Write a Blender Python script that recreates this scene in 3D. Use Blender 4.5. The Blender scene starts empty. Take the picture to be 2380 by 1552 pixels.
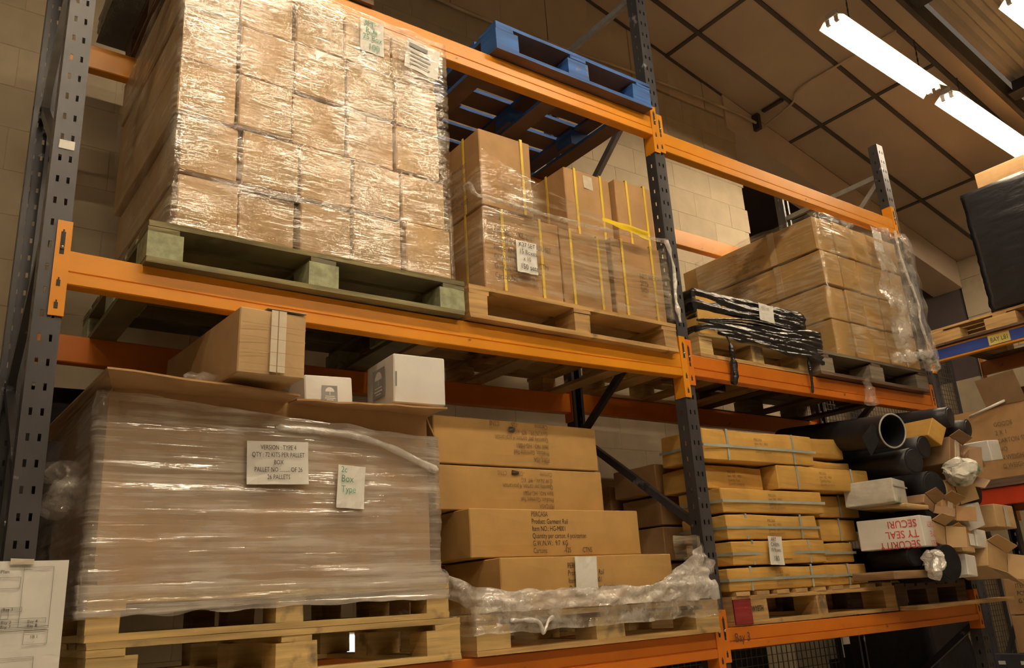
import bpy, bmesh, math, random
from mathutils import Vector, Matrix, noise
random.seed(7)
PI = math.pi
scene = bpy.context.scene
COL = scene.collection

# ------------------------------------------------------------------ camera
cd = bpy.data.cameras.new('camera'); cam = bpy.data.objects.new('camera', cd); COL.objects.link(cam)
cd.sensor_fit = 'HORIZONTAL'; cd.sensor_width = 36.0; cd.lens = 1963.47 / 2380 * 36.0
cd.clip_start = 0.05; cd.clip_end = 60
right = Vector((0.8103, -0.5829, -0.0596)).normalized()
fwd = Vector((0.5709, 0.7626, 0.3042)); fwd = (fwd - right * fwd.dot(right)).normalized()
up = right.cross(fwd)
M = Matrix((right, up, -fwd)).transposed().to_4x4(); M.translation = Vector((-0.3021, -2.7297, 1.6))
cam.matrix_world = M
scene.camera = cam

# ------------------------------------------------------------------ world, exposure
w = bpy.data.worlds.new('world'); scene.world = w; w.use_nodes = True
w.node_tree.nodes['Background'].inputs[0].default_value = (1.0, 0.80, 0.58, 1)
w.node_tree.nodes['Background'].inputs[1].default_value = 0.055
vs = scene.view_settings
vs.view_transform = 'Standard'; vs.look = 'None'; vs.gamma = 1.0; vs.exposure = 1.42; vs.use_curve_mapping = False
scene.cycles.use_denoising = True
scene.cycles.max_bounces = 5; scene.cycles.diffuse_bounces = 3; scene.cycles.glossy_bounces = 3; scene.cycles.transparent_max_bounces = 12
scene.cycles.use_adaptive_sampling = True; scene.cycles.adaptive_threshold = 0.1; scene.cycles.adaptive_min_samples = 16
scene.cycles.caustics_reflective = False; scene.cycles.caustics_refractive = False
scene.cycles.sample_clamp_indirect = 4.0
TUBE_POWER = 42.0
LIGHT_COL = (1.0, 0.80, 0.55, 1)

# ------------------------------------------------------------------ materials
MATS = {}
def nodes_of(name):
    m = bpy.data.materials.new(name); m.use_nodes = True
    nt = m.node_tree
    b = nt.nodes['Principled BSDF']
    return m, nt, b
def N(nt, t, **kw):
    n = nt.nodes.new(t)
    for k, v in kw.items(): setattr(n, k, v)
    return n
def mat(name, base, rough=0.6, metal=0.0, scale=(6, 6, 6), var=0.25, bump=0.05, spec=0.5, det=3.0,
        spots=None, spot_scale=4.0, spot_lo=0.6, coat=0.0, rnd=0.12, dark=None):
    m, nt, b = nodes_of(name)
    tc = N(nt, 'ShaderNodeTexCoord'); mp = N(nt, 'ShaderNodeMapping'); mp.inputs['Scale'].default_value = scale
    nt.links.new(tc.outputs['Object'], mp.inputs['Vector'])
    nz = N(nt, 'ShaderNodeTexNoise'); nz.inputs['Scale'].default_value = 1.0; nz.inputs['Detail'].default_value = det
    oi = N(nt, 'ShaderNodeObjectInfo')
    ad = N(nt, 'ShaderNodeVectorMath', operation='ADD'); mu = N(nt, 'ShaderNodeMath', operation='MULTIPLY'); mu.inputs[1].default_value = 37.0
    nt.links.new(oi.outputs['Random'], mu.inputs[0]); nt.links.new(mp.outputs[0], ad.inputs[0]); nt.links.new(mu.outputs[0], ad.inputs[1])
    nt.links.new(ad.outputs[0], nz.inputs['Vector'])
    rp = N(nt, 'ShaderNodeValToRGB')
    d = dark or tuple(c * (1 - var) for c in base)
    l = tuple(min(1, c * (1 + var * 0.6)) for c in base)
    rp.color_ramp.elements[0].position = 0.3; rp.color_ramp.elements[1].position = 0.7
    rp.color_ramp.elements[0].color = (*d, 1); rp.color_ramp.elements[1].color = (*l, 1)
    nt.links.new(nz.outputs['Fac'], rp.inputs['Fac'])
    col = rp.outputs['Color']
    hs = N(nt, 'ShaderNodeHueSaturation')
    mr = N(nt, 'ShaderNodeMapRange'); mr.inputs['To Min'].default_value = 1 - rnd; mr.inputs['To Max'].default_value = 1 + rnd
    nt.links.new(oi.outputs['Random'], mr.inputs['Value']); nt.links.new(mr.outputs[0], hs.inputs['Value'])
    nt.links.new(col, hs.inputs['Color']); col = hs.outputs['Color']
    if spots:
        n2 = N(nt, 'ShaderNodeTexNoise'); n2.inputs['Scale'].default_value = spot_scale; n2.inputs['Detail'].default_value = 6
        nt.links.new(tc.outputs['Object'], n2.inputs['Vector'])
        r2 = N(nt, 'ShaderNodeMapRange'); r2.inputs['From Min'].default_value = spot_lo; r2.inputs['From Max'].default_value = spot_lo + 0.08
        nt.links.new(n2.outputs['Fac'], r2.inputs['Value'])
        mx = N(nt, 'ShaderNodeMix', data_type='RGBA'); nt.links.new(r2.outputs[0], mx.inputs['Factor'])
        nt.links.new(col, mx.inputs[6]); mx.inputs[7].default_value = (*spots, 1); col = mx.outputs[2]
    nt.links.new(col, b.inputs['Base Color'])
    b.inputs['Roughness'].default_value = rough; b.inputs['Metallic'].default_value = metal
    b.inputs['Specular IOR Level'].default_value = spec
    b.inputs['Coat Weight'].default_value = coat
    if bump:
        bp = N(nt, 'ShaderNodeBump'); bp.inputs['Strength'].default_value = min(1, bump * 4); bp.inputs['Distance'].default_value = 0.01
        nt.links.new(nz.outputs['Fac'], bp.inputs['Height']); nt.links.new(bp.outputs[0], b.inputs['Normal'])
    MATS[name] = m
    return m

def film_mat(name, col, lo, hi, scale, rough, bump, rot=0.0, gloss=0.08, det=3.5):
    """thin stretch film: clear with streaky milky folds and glints"""
    m, nt, b = nodes_of(name)
    out = nt.nodes['Material Output']
    tc = N(nt, 'ShaderNodeTexCoord'); mp = N(nt, 'ShaderNodeMapping'); mp.inputs['Scale'].default_value = scale
    mp.inputs['Rotation'].default_value = (0, rot, 0)
    nt.links.new(tc.outputs['Object'], mp.inputs['Vector'])
    nz = N(nt, 'ShaderNodeTexNoise'); nz.inputs['Scale'].default_value = 1; nz.inputs['Detail'].default_value = det; nz.inputs['Roughness'].default_value = 0.6
    nz.inputs['Distortion'].default_value = 0.6
    nt.links.new(mp.outputs[0], nz.inputs['Vector'])
    n2 = N(nt, 'ShaderNodeTexNoise'); n2.inputs['Scale'].default_value = 5; n2.inputs['Detail'].default_value = 3
    nt.links.new(tc.outputs['Object'], n2.inputs['Vector'])
    mul = N(nt, 'ShaderNodeMath', operation='MULTIPLY'); nt.links.new(nz.outputs['Fac'], mul.inputs[0]); nt.links.new(n2.outputs['Fac'], mul.inputs[1])
    mr = N(nt, 'ShaderNodeMapRange'); mr.inputs['From Min'].default_value = 0.20; mr.inputs['From Max'].default_value = 0.36
    mr.inputs['To Min'].default_value = lo; mr.inputs['To Max'].default_value = hi
    nt.links.new(mul.outputs[0], mr.inputs['Value'])
    tr = N(nt, 'ShaderNodeBsdfTransparent'); mx = N(nt, 'ShaderNodeMixShader')
    nt.links.new(mr.outputs[0], mx.inputs['Fac']); nt.links.new(tr.outputs[0], mx.inputs[1]); nt.links.new(b.outputs[0], mx.inputs[2])
    b.inputs['Base Color'].default_value = (*col, 1); b.inputs['Roughness'].default_value = rough; b.inputs['Specular IOR Level'].default_value = 0.9
    gl = N(nt, 'ShaderNodeBsdfGlossy'); gl.inputs['Roughness'].default_value = rough; gl.inputs['Color'].default_value = (1, 1, 1, 1)
    mx2 = N(nt, 'ShaderNodeMixShader'); m3 = N(nt, 'ShaderNodeMapRange'); m3.inputs['From Min'].default_value = 0.35; m3.inputs['From Max'].default_value = 0.65
    m3.inputs['To Min'].default_value = gloss * 0.3; m3.inputs['To Max'].default_value = gloss * 1.7
    nt.links.new(n2.outputs['Fac'], m3.inputs['Value']); nt.links.new(m3.outputs[0], mx2.inputs['Fac'])
    nt.links.new(mx.outputs[0], mx2.inputs[1]); nt.links.new(gl.outputs[0], mx2.inputs[2])
    bp = N(nt, 'ShaderNodeBump'); bp.inputs['Strength'].default_value = bump; bp.inputs['Distance'].default_value = 0.02
    nt.links.new(nz.outputs['Fac'], bp.inputs['Height'])
    for n in (b, gl): nt.links.new(bp.outputs[0], n.inputs['Normal'])
    nt.links.new(mx2.outputs[0], out.inputs['Surface'])
    MATS[name] = m
    return m

mat('steel', (0.058, 0.056, 0.062), 0.38, 0.2, (8, 8, 3), 0.22, 0.02, rnd=0.04, spots=(0.42, 0.42, 0.43), spot_scale=9, spot_lo=0.66)
mat('steel_dark', (0.09, 0.09, 0.11), 0.45, 0.4, (8, 8, 3), 0.25, 0.02)
mat('galv', (0.30, 0.30, 0.29), 0.45, 0.3, (20, 20, 20), 0.2, 0.02)
mat('orange', (0.76, 0.30, 0.018), 0.32, 0.0, (3, 3, 3), 0.12, 0.01, rnd=0.06, spots=(0.16, 0.07, 0.03), spot_scale=14, spot_lo=0.70)
mat('orange_red', (0.66, 0.185, 0.015), 0.36, 0.0, (3, 3, 3), 0.15, 0.01, rnd=0.05, spots=(0.14, 0.05, 0.03), spot_scale=11, spot_lo=0.69)
mat('orange_dull', (0.50, 0.16, 0.02), 0.42, 0.0, (3, 3, 3), 0.2, 0.01, rnd=0.06, spots=(0.12, 0.05, 0.03), spot_scale=10, spot_lo=0.68)
mat('red_paint', (0.62, 0.06, 0.02), 0.4, 0.0, (3, 3, 3), 0.15, 0.01)
mat('blue_paint', (0.03, 0.07, 0.36), 0.4, 0.0, (4, 4, 4), 0.2, 0.01)
mat('pin', (0.5, 0.5, 0.5), 0.25, 0.9, bump=0)
mat('hole_dark', (0.03, 0.022, 0.02), 0.7, bump=0)
mat('wood_pale', (0.60, 0.42, 0.17), 0.75, 0, (3, 3, 45), 0.35, 0.06, spots=(0.22, 0.16, 0.09), spot_scale=7, spot_lo=0.64)
mat('wood_tan', (0.50, 0.31, 0.12), 0.75, 0, (3, 3, 45), 0.38, 0.06, spots=(0.17, 0.11, 0.06), spot_scale=7, spot_lo=0.63)
mat('wood_greenblock', (0.36, 0.38, 0.23), 0.8, 0, (30, 30, 30), 0.3, 0.05, spots=(0.18, 0.18, 0.11), spot_scale=9, spot_lo=0.6)
mat('wood_green', (0.22, 0.19, 0.09), 0.8, 0, (3, 3, 45), 0.5, 0.06, spots=(0.16, 0.15, 0.10), spot_scale=6, spot_lo=0.60)
mat('wood_grey', (0.22, 0.18, 0.13), 0.85, 0, (3, 3, 45), 0.4, 0.06)
mat('wood_dark', (0.14, 0.085, 0.055), 0.85, 0, (3, 3, 45), 0.4, 0.06)
mat('wood_blue', (0.035, 0.13, 0.42), 0.6, 0, (3, 3, 40), 0.4, 0.07, spots=(0.45, 0.28, 0.10), spot_scale=6, spot_lo=0.69)
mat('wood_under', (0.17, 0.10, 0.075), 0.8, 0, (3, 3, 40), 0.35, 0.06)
mat('wood_red', (0.26, 0.02, 0.018), 0.7, 0, (3, 3, 40), 0.35, 0.06)
mat('card_tan', (0.56, 0.375, 0.185), 0.72, 0, (9, 9, 9), 0.10, 0.012, rnd=0.07)
mat('card_brown', (0.46, 0.27, 0.115), 0.72, 0, (9, 9, 9), 0.12, 0.012, rnd=0.05)
mat('card_dark', (0.30, 0.18, 0.09), 0.75, 0, (9, 9, 9), 0.14, 0.012, rnd=0.08)
mat('card_gold', (0.62, 0.36, 0.085), 0.7, 0, (8, 8, 8), 0.14, 0.014, rnd=0.08)
mat('card_kraft', (0.50, 0.30, 0.10), 0.72, 0, (9, 9, 9), 0.10, 0.01, rnd=0.05)
mat('card_white', (0.80, 0.78, 0.74), 0.55, 0, (9, 9, 9), 0.05, 0.006, rnd=0.03)
mat('tape', (0.55, 0.38, 0.19), 0.18, 0, (9, 9, 9), 0.08, 0.02, spec=0.8)
mat('tape_clear', (0.70, 0.62, 0.48), 0.15, 0, (20, 20, 20), 0.1, 0.05, spec=0.9)
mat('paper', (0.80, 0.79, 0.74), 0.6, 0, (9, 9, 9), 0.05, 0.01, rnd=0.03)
mat('ink', (0.055, 0.042, 0.034), 0.7, bump=0)
mat('ink_brown', (0.19, 0.115, 0.06), 0.7, bump=0)
mat('ink_grey', (0.30, 0.30, 0.29), 0.7, bump=0)
mat('ink_green', (0.12, 0.36, 0.26), 0.7, bump=0)
mat('ink_red', (0.65, 0.05, 0.04), 0.7, bump=0)
mat('strap_yellow', (0.85, 0.60, 0.06), 0.4, bump=0.01)
mat('strap_grey', (0.38, 0.42, 0.38), 0.4, bump=0.01)
mat('yellow', (0.9, 0.62, 0.02), 0.35, bump=0.02)
mat('label_yellow', (0.75, 0.62, 0.18), 0.5, bump=0.0)
mat('block', (0.50, 0.41, 0.28), 0.75, 0, (7, 7, 7), 0.10, 0.05, rnd=0.035, det=9)
mat('mortar', (0.46, 0.38, 0.26), 0.9, 0, (12, 12, 12), 0.1, 0.05)
mat('board', (0.60, 0.48, 0.34), 0.8, 0, (3, 3, 3), 0.1, 0.01, rnd=0.05)
mat('ceil_panel', (0.56, 0.46, 0.36), 0.8, 0, (2, 2, 2), 0.10, 0.01, rnd=0.05)
mat('tbar', (0.085, 0.075, 0.065), 0.6, 0, (4, 4, 4), 0.2, 0.01)
mat('rake', (0.60, 0.48, 0.36), 0.75, 0, (2, 2, 2), 0.08, 0.01)
mat('corrugated', (0.56, 0.52, 0.45), 0.5, 0, (3, 3, 3), 0.12, 0.01)
mat('purlin', (0.05, 0.045, 0.045), 0.6, 0, (3, 3, 3), 0.2, 0.01)
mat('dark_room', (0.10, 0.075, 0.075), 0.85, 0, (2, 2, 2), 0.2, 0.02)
mat('floor', (0.46, 0.43, 0.38), 0.6, 0, (2, 2, 2), 0.2, 0.02)
mat('white_metal', (0.78, 0.77, 0.74), 0.35, 0, bump=0)
mat('cable', (0.60, 0.50, 0.36), 0.5, 0, bump=0)
mat('black_plastic', (0.012, 0.012, 0.014), 0.22, 0, (14, 14, 60), 0.4, 0.22, spec=0.7)
mat('black_wrap', (0.010, 0.010, 0.013), 0.26, 0, (9, 9, 26), 0.4, 0.07, spec=0.6)
mat('black_fabric', (0.014, 0.014, 0.018), 0.65, 0, (30, 30, 30), 0.3, 0.05, spec=0.3)
mat('black_tube', (0.018, 0.018, 0.022), 0.45, 0, (20, 20, 20), 0.3, 0.02, spec=0.4)
mat('rim_grey', (0.45, 0.44, 0.40), 0.4, 0, bump=0)
mat('bag', (0.68, 0.66, 0.58), 0.3, 0, (14, 14, 14), 0.15, 0.15, spots=(0.05, 0.20, 0.06), spot_scale=5, spot_lo=0.60)
mat('wire', (0.13, 0.115, 0.09), 0.5, 0.3, bump=0)
film_mat('film_a', (0.90, 0.82, 0.66), 0.0, 0.34, (4.5, 4.5, 58), 0.085, 0.24, gloss=0.10, det=3.5)
film_mat('film_d', (0.80, 0.73, 0.65), 0.22, 0.66, (1.8, 1.8, 55), 0.10, 0.22, rot=-0.06, gloss=0.10, det=3.0)
film_mat('film_loose', (0.90, 0.84, 0.76), 0.10, 0.55, (16, 16, 16), 0.08, 0.9)
film_mat('film_white', (0.93, 0.90, 0.86), 0.5, 0.95, (20, 20, 30), 0.12, 0.6, gloss=0.12)
m, nt, b = nodes_of('tube_glow'); MATS['tube_glow'] = m
em = N(nt, 'ShaderNodeEmission'); em.inputs[0].default_value = LIGHT_COL; em.inputs[1].default_value = TUBE_POWER
nt.links.new(em.outputs[0], nt.nodes['Material Output'].inputs['Surface'])
m, nt, b = nodes_of('daylight'); MATS['daylight'] = m
em = N(nt, 'ShaderNodeEmission'); em.inputs[0].default_value = (0.9, 0.95, 1, 1); em.inputs[1].default_value = 6
nt.links.new(em.outputs[0], nt.nodes['Material Output'].inputs['Surface'])

# ------------------------------------------------------------------ builders
def obj(name, bm, material, parent=None, smooth=False, loc=None, rot=None):
    if isinstance(bm, bpy.types.Mesh): me = bm
    else:
        me = bpy.data.meshes.new(name); bm.normal_update(); bm.to_mesh(me); bm.free()
    if material and not me.materials: me.materials.append(MATS[material])
    if smooth:
        for p in me.polygons: p.use_smooth = True
    o = bpy.data.objects.new(name, me); COL.objects.link(o)
    if parent: o.parent = parent
    if loc is not None: o.location = loc
    if rot is not None: o.rotation_euler = rot
    return o
def tag(o, label, cat, group=None, kind=None):
    if label: o['label'] = label
    if cat: o['category'] = cat
    if group: o['group'] = group
    if kind: o['kind'] = kind
    return o
def empty(name, label, cat, loc=(0, 0, 0), rot=(0, 0, 0), group=None):
    o = bpy.data.objects.new(name, None); COL.objects.link(o); o.empty_display_size = 0.05
    o.location = loc; o.rotation_euler = rot
    return tag(o, label, cat, group)
def struct(o): o['kind'] = 'structure'; return o
def bx(bm, x0, x1, y0, y1, z0, z1, jit=0.0, mi=0):
    vs_ = [bm.verts.new((x + random.uniform(-jit, jit), y + random.uniform(-jit, jit), z + random.uniform(-jit, jit)))
           for x in (x0, x1) for y in (y0, y1) for z in (z0, z1)]
    for f in ((0, 1, 3, 2), (4, 6, 7, 5), (0, 4, 5, 1), (2, 3, 7, 6), (0, 2, 6, 4), (1, 5, 7, 3)):
        fc = bm.faces.new([vs_[i] for i in f]); fc.material_index = mi
    return vs_
def box_bm(x0, x1, y0, y1, z0, z1, jit=0.0, bev=0.0):
    bm = bmesh.new(); bx(bm, x0, x1, y0, y1, z0, z1, jit)
    bmesh.ops.recalc_face_normals(bm, faces=bm.faces)
    if bev: bmesh.ops.bevel(bm, geom=bm.edges[:], offset=bev, segments=1, affect='EDGES')
    return bm
def bar(bm, a, b, wd, ht=None, upv=(0, 0, 1)):
    """rectangular bar from a to b"""
    a = Vector(a); b = Vector(b); d = (b - a).normalized(); ht = ht or wd
    s = d.cross(Vector(upv))
    if s.length < 1e-4: s = d.cross(Vector((1, 0, 0)))
    s.normalize(); u = s.cross(d)
    q = []
    for p in (a, b):
        for i, j in ((-1, -1), (1, -1), (1, 1), (-1, 1)): q.append(bm.verts.new(p + s * wd / 2 * i + u * ht / 2 * j))
    for f in ((0, 3, 2, 1), (4, 5, 6, 7), (0, 1, 5, 4), (1, 2, 6, 5), (2, 3, 7, 6), (3, 0, 4, 7)): bm.faces.new([q[i] for i in f])
def tube(bm, pts, rad, seg=10, cap=True, nz=0.0, nf=8.0):
    """tube along points; rad scalar or list"""
    pts = [Vector(p) for p in pts]; n = len(pts)
    rads = rad if isinstance(rad, (list, tuple)) else [rad] * n
    rings = []
    prev = None
    for i, p in enumerate(pts):
        d = (pts[min(i + 1, n - 1)] - pts[max(i - 1, 0)]).normalized()
        s = d.cross(Vector((0, 0, 1))) if prev is None else prev - d * prev.dot(d)
        if s.length < 1e-4: s = d.cross(Vector((1, 0, 0)))
        s.normalize(); prev = s; u = s.cross(d)
        ring = []
        for k in range(seg):
            a = 2 * PI * k / seg; v = s * math.cos(a) + u * math.sin(a)
            r = rads[i]
            if nz: r *= 1 + nz * noise.noise((p + v * r) * nf)
            ring.append(bm.verts.new(p + v * r))
        rings.append(ring)
    for i in range(n - 1):
        for k in range(seg):
            bm.faces.new((rings[i][k], rings[i][(k + 1) % seg], rings[i + 1][(k + 1) % seg], rings[i + 1][k]))
    if cap:
        bm.faces.new(list(reversed(rings[0]))); bm.faces.new(rings[-1])
def smooth_path(pts, n=6):
    out = []
    P = [Vector(p) for p in pts]
    for i in range(len(P) - 1):
        p0 = P[max(i - 1, 0)]; p1 = P[i]; p2 = P[i + 1]; p3 = P[min(i + 2, len(P) - 1)]
        for k in range(n):
            t = k / n
            out.append(0.5 * ((2 * p1) + (-p0 + p2) * t + (2 * p0 - 5 * p1 + 4 * p2 - p3) * t * t + (-p0 + 3 * p1 - 3 * p2 + p3) * t ** 3))
    out.append(P[-1]); return out
def text(parent, s, size, loc, material='ink', face='front', flip=False, xs=1.0, name='lettering', align='LEFT', sp=1.0, bold=0.0):
    import re
    rows = s.split('\n')
    if len(rows) > 1 or re.search(r'\S {3,}\S', s):          # one object for each run of print
        last = None; sg = -1 if flip else 1
        for i, row in enumerate(rows):
            for m_ in re.finditer(r'\S+(?: {1,2}\S+)*', row):
                dx = (m_.start() * 0.40 * size * xs if align == 'LEFT' else 0) * sg; dz = -i * size * sp * sg
                p = Vector(loc) + (Vector((dx, 0, dz)) if face == 'front' else Vector((0, -dx, dz)))
                last = text(parent, m_.group(0), size, p, material, face, flip, xs, name, align, sp, bold)
        return last
    cu = bpy.data.curves.new('t', 'FONT'); cu.body = s; cu.size = size; cu.align_x = align; cu.space_line = sp; cu.offset = bold
    cu.resolution_u = 3
    to = bpy.data.objects.new('t', cu); COL.objects.link(to)
    dg = bpy.context.evaluated_depsgraph_get()
    me = bpy.data.meshes.new_from_object(to.evaluated_get(dg)); bpy.data.objects.remove(to); bpy.data.curves.remove(cu)
    sg = -1 if flip else 1
    for v in me.vertices:
        x, y = v.co.x * xs * sg, v.co.y * sg
        if face == 'front': v.co = (x, 0, y)
        elif face == 'left': v.co = (0, -x, y)
        elif face == 'top': v.co = (x, y, 0)
    me.materials.clear()
    return obj(name, me, material, parent, loc=loc)

def carton_bm(sx, sy, sz, bulge=0.004, jit=0.003, cuts=3):
    """closed carton, base at z=0 centred in x,y, panels slightly bowed, rounded edges"""
    bm = bmesh.new()
    bmesh.ops.create_cube(bm, size=1.0)
    bmesh.ops.subdivide_edges(bm, edges=bm.edges[:], cuts=cuts, use_grid_fill=True)
    o = Vector((random.random() * 50, random.random() * 50, 0))
    for v in bm.verts:
        c = v.co.copy()
        n = Vector((0, 0, 0))
        for i in range(3):
            if abs(abs(c[i]) - 0.5) < 1e-4:
                k = 1.0
                for j in range(3):
                    if j != i: k *= 1 - (2 * c[j]) ** 2
                n[i] = math.copysign(k, c[i])
        p = Vector((c.x * sx, c.y * sy, (c.z + 0.5) * sz))
        q = noise.noise_vector(p * 3 + o) * jit
        if c.z < -0.49: q.z = 0; n.z = 0
        v.co = p + n * bulge + q
    eds = [e for e in bm.edges if len(e.link_faces) == 2 and e.calc_face_angle(0) > 0.8]
    bmesh.ops.bevel(bm, geom=eds, offset=0.004, segments=1, affect='EDGES')
    bmesh.ops.recalc_face_normals(bm, faces=bm.faces)
    return bm
def carton(name, label, x, y, z, material, cat='carton', rotz=0.0, group=None, bulge=0.004, jit=0.003, rot=None):
    """x,y,z are (min,max) ranges; returns the carton body"""
    sx, sy, sz = x[1] - x[0], y[1] - y[0], z[1] - z[0]
    sx -= 2 * bulge; sy -= 2 * bulge; sz -= bulge
    o = obj(name, carton_bm(sx, sy, sz, bulge, jit), material, smooth=False,
            loc=((x[0] + x[1]) / 2, (y[0] + y[1]) / 2, z[0]), rot=rot or (0, 0, rotz))
    tag(o, label, cat, group)
    return o, (sx, sy, sz)
def slab(parent, name, x0, x1, y0, y1, z0, z1, material, jit=0.0):
    return obj(name, box_bm(x0, x1, y0, y1, z0, z1, jit), material, parent)
def board_bm(x0, x1, y0, y1, z0, z1, long_axis):
    """plank with slightly worn edges and ends"""
    bm = bmesh.new()
    n = 6
    lo = (x0, y0, z0); hi = (x1, y1, z1); a = long_axis
    o = random.random() * 100
    rings = []
    others = [i for i in range(3) if i != a]
    for k in range(n + 1):
        t = k / n
        ring = []
        for (i, j) in ((0, 0), (1, 0), (1, 1), (0, 1)):
            c = [0, 0, 0]
            c[a] = lo[a] + (hi[a] - lo[a]) * t
            c[others[0]] = (lo, hi)[i][others[0]]; c[others[1]] = (lo, hi)[j][others[1]]
            wv = noise.noise_vector(Vector((o + i * 7 + j * 3, t * 4, 0)))
            c[others[0]] += wv.x * 0.0035; c[others[1]] += wv.y * 0.0025
            if k in (0, n): c[a] += wv.z * 0.005
            ring.append(bm.verts.new(c))
        rings.append(ring)
    for k in range(n):
        for q in range(4): bm.faces.new((rings[k][q], rings[k][(q + 1) % 4], rings[k + 1][(q + 1) % 4], rings[k + 1][q]))
    bm.faces.new(rings[0]); bm.faces.new(rings[-1])
    bmesh.ops.recalc_face_normals(bm, faces=bm.faces)
    return bm
def pallet(label, x, y, z, deck='x', wood='wood_pale', under=None, h=0.145, blk=(0.10, 0.14), nd=7, skid='xy', decked=True, wood_block=None, deckw=0.78, bws=None, undercoat=None):
    """four-way block pallet; x,y ranges, z base; every board and block is a part"""
    W, D = x[1] - x[0], y[1] - y[0]
    r = empty('pallet', label, 'pallet', ((x[0] + x[1]) / 2, (y[0] + y[1]) / 2, z))
    x0, x1, y0, y1 = -W / 2, W / 2, -D / 2, D / 2
    t = 0.019; under = under or wood; wb = wood_block or wood
    bw = 0.1
    if 'x' in skid:
        for ya in (y0, y1 - bw): obj('bottom_board', board_bm(x0, x1, ya, ya + bw, 0, t, 0), under, r)
    e = bw + 0.002 if 'x' in skid else 0
    for xa in (x0, -bw / 2, x1 - bw): obj('bottom_board', board_bm(xa, xa + bw, y0 + e, y1 - e, 0, t, 1), under, r)
    zb = h - 2 * t
    bws = bws or (blk[0],) * 3
    for i, xa in enumerate((x0, -bws[1] / 2, x1 - bws[2])):
        for j, ya in enumerate((y0, -blk[1] / 2, y1 - blk[1])):
            obj('block', box_bm(xa, xa + bws[i], ya + 0.002, ya + blk[1], t, zb, 0.002), wb, r)
    if deck == 'x':
        for xa in (x0, -bw / 2, x1 - bw): obj('stringer_board', board_bm(xa, xa + bw, y0 + 0.001, y1 - 0.001, zb, zb + t, 1), under, r)
        p = D / nd
        for k in range(nd): obj('deck_board', board_bm(x0, x1, y0 + k * p + p * (1 - deckw) / 2 * (0 if k == 0 else 1), y0 + (k + 1) * p - p * (1 - deckw) / 2, zb + t, h, 0), wood if decked else under, r)
    else:
        for ya in (y0, -bw / 2, y1 - bw): obj('stringer_board', board_bm(x0, x1, ya, ya + bw, zb, zb + t, 0), wood, r)
        p = W / nd
        for k in range(nd): obj('deck_board', board_bm(x0 + k * p + p * (1 - deckw) / 2, x0 + (k + 1) * p - p * (1 - deckw) / 2, y0 - random.uniform(0, 0.006), y1, zb + t, h, 1), wood, r)
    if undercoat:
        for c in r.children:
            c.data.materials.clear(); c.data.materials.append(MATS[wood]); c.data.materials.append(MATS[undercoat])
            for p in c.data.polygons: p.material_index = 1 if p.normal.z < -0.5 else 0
    return r
def film_sheet(name, label, path, z0, z1, material, amp=0.006, step=0.02, nz=40, zf=None, ff=(5, 50), cat='stretch film', parent=None, seed=0.0, group=None):
    """vertical sheet of film following a plan polyline path [(x,y)..]; zf(s,len)->(z0,z1)"""
    pts = [Vector((p[0], p[1], 0)) for p in path]
    samp = []
    s = 0.0
    for a, b in zip(pts[:-1], pts[1:]):
        n = max(2, int((b - a).length / step)); d = (b - a).normalized(); nm = Vector((d.y, -d.x, 0))
        for k in range(n): samp.append((a + (b - a) * k / n, nm, s + (b - a).length * k / n))
        s += (b - a).length
    samp.append((pts[-1], nm, s))
    bm = bmesh.new(); cols = []
    for (p, nm, q) in samp:
        a0, a1 = zf(q, s) if zf else (z0, z1)
        col = []
        for k in range(nz + 1):
            z = a0 + (a1 - a0) * k / nz
            d = noise.noise(Vector((q * ff[0] + seed, z * ff[1], seed))) * amp + noise.noise(Vector((q * 2.2, z * 7, seed + 9))) * amp
            col.append(bm.verts.new(p + nm * (d + amp * 1.3) + Vector((0, 0, z + noise.noise(Vector((q * 9, k * 0.1, seed))) * 0.012 * (k in (0, nz))))))
        cols.append(col)
    for a, b in zip(cols[:-1], cols[1:]):
        for k in range(nz): bm.faces.new((a[k], b[k], b[k + 1], a[k + 1]))
    o = obj(name, bm, material, parent, smooth=True)
    if label: tag(o, label, cat, group)
    return o
def note(label, x0, x1, y, z0, z1, rows, material='ink', tilt=0.0, size=None, cat='paper', lean=0.0):
    """sheet of paper, slightly curled, with writing: rows = [(text, dx_frac, z_frac, size)]"""
    bm = bmesh.new(); W, H = x1 - x0, z1 - z0
    n = 6; g = []
    for i in range(n + 1):
        g.append([bm.verts.new((W * (i / n - 0.5) , -0.002 + 0.0025 * math.sin(i * 1.9 + j) * (abs(j / n - .5) * 2), H * j / n)) for j in range(n + 1)])
    for i in range(n):
        for j in range(n): bm.faces.new((g[i][j], g[i + 1][j], g[i + 1][j + 1], g[i][j + 1]))
    o = obj('paper_note', bm, 'paper', loc=((x0 + x1) / 2, y, z0), rot=(0, tilt, 0))
    o.modifiers.new('thick', 'SOLIDIFY').thickness = 0.0008
    tag(o, label, cat)
    for (s, fx, fz, sz) in rows:
        text(o, s, sz, (W * (fx - 0.5), -0.0075, H * fz), material, xs=0.85)
    return o

# ================================================================== THE SETTING
YW = 1.5
def roof_z(x): return 7.27 - 0.238 * x
floor = struct(obj('floor', box_bm(-7, 12, -9, 7, -0.05, 0), 'floor'))
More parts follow.
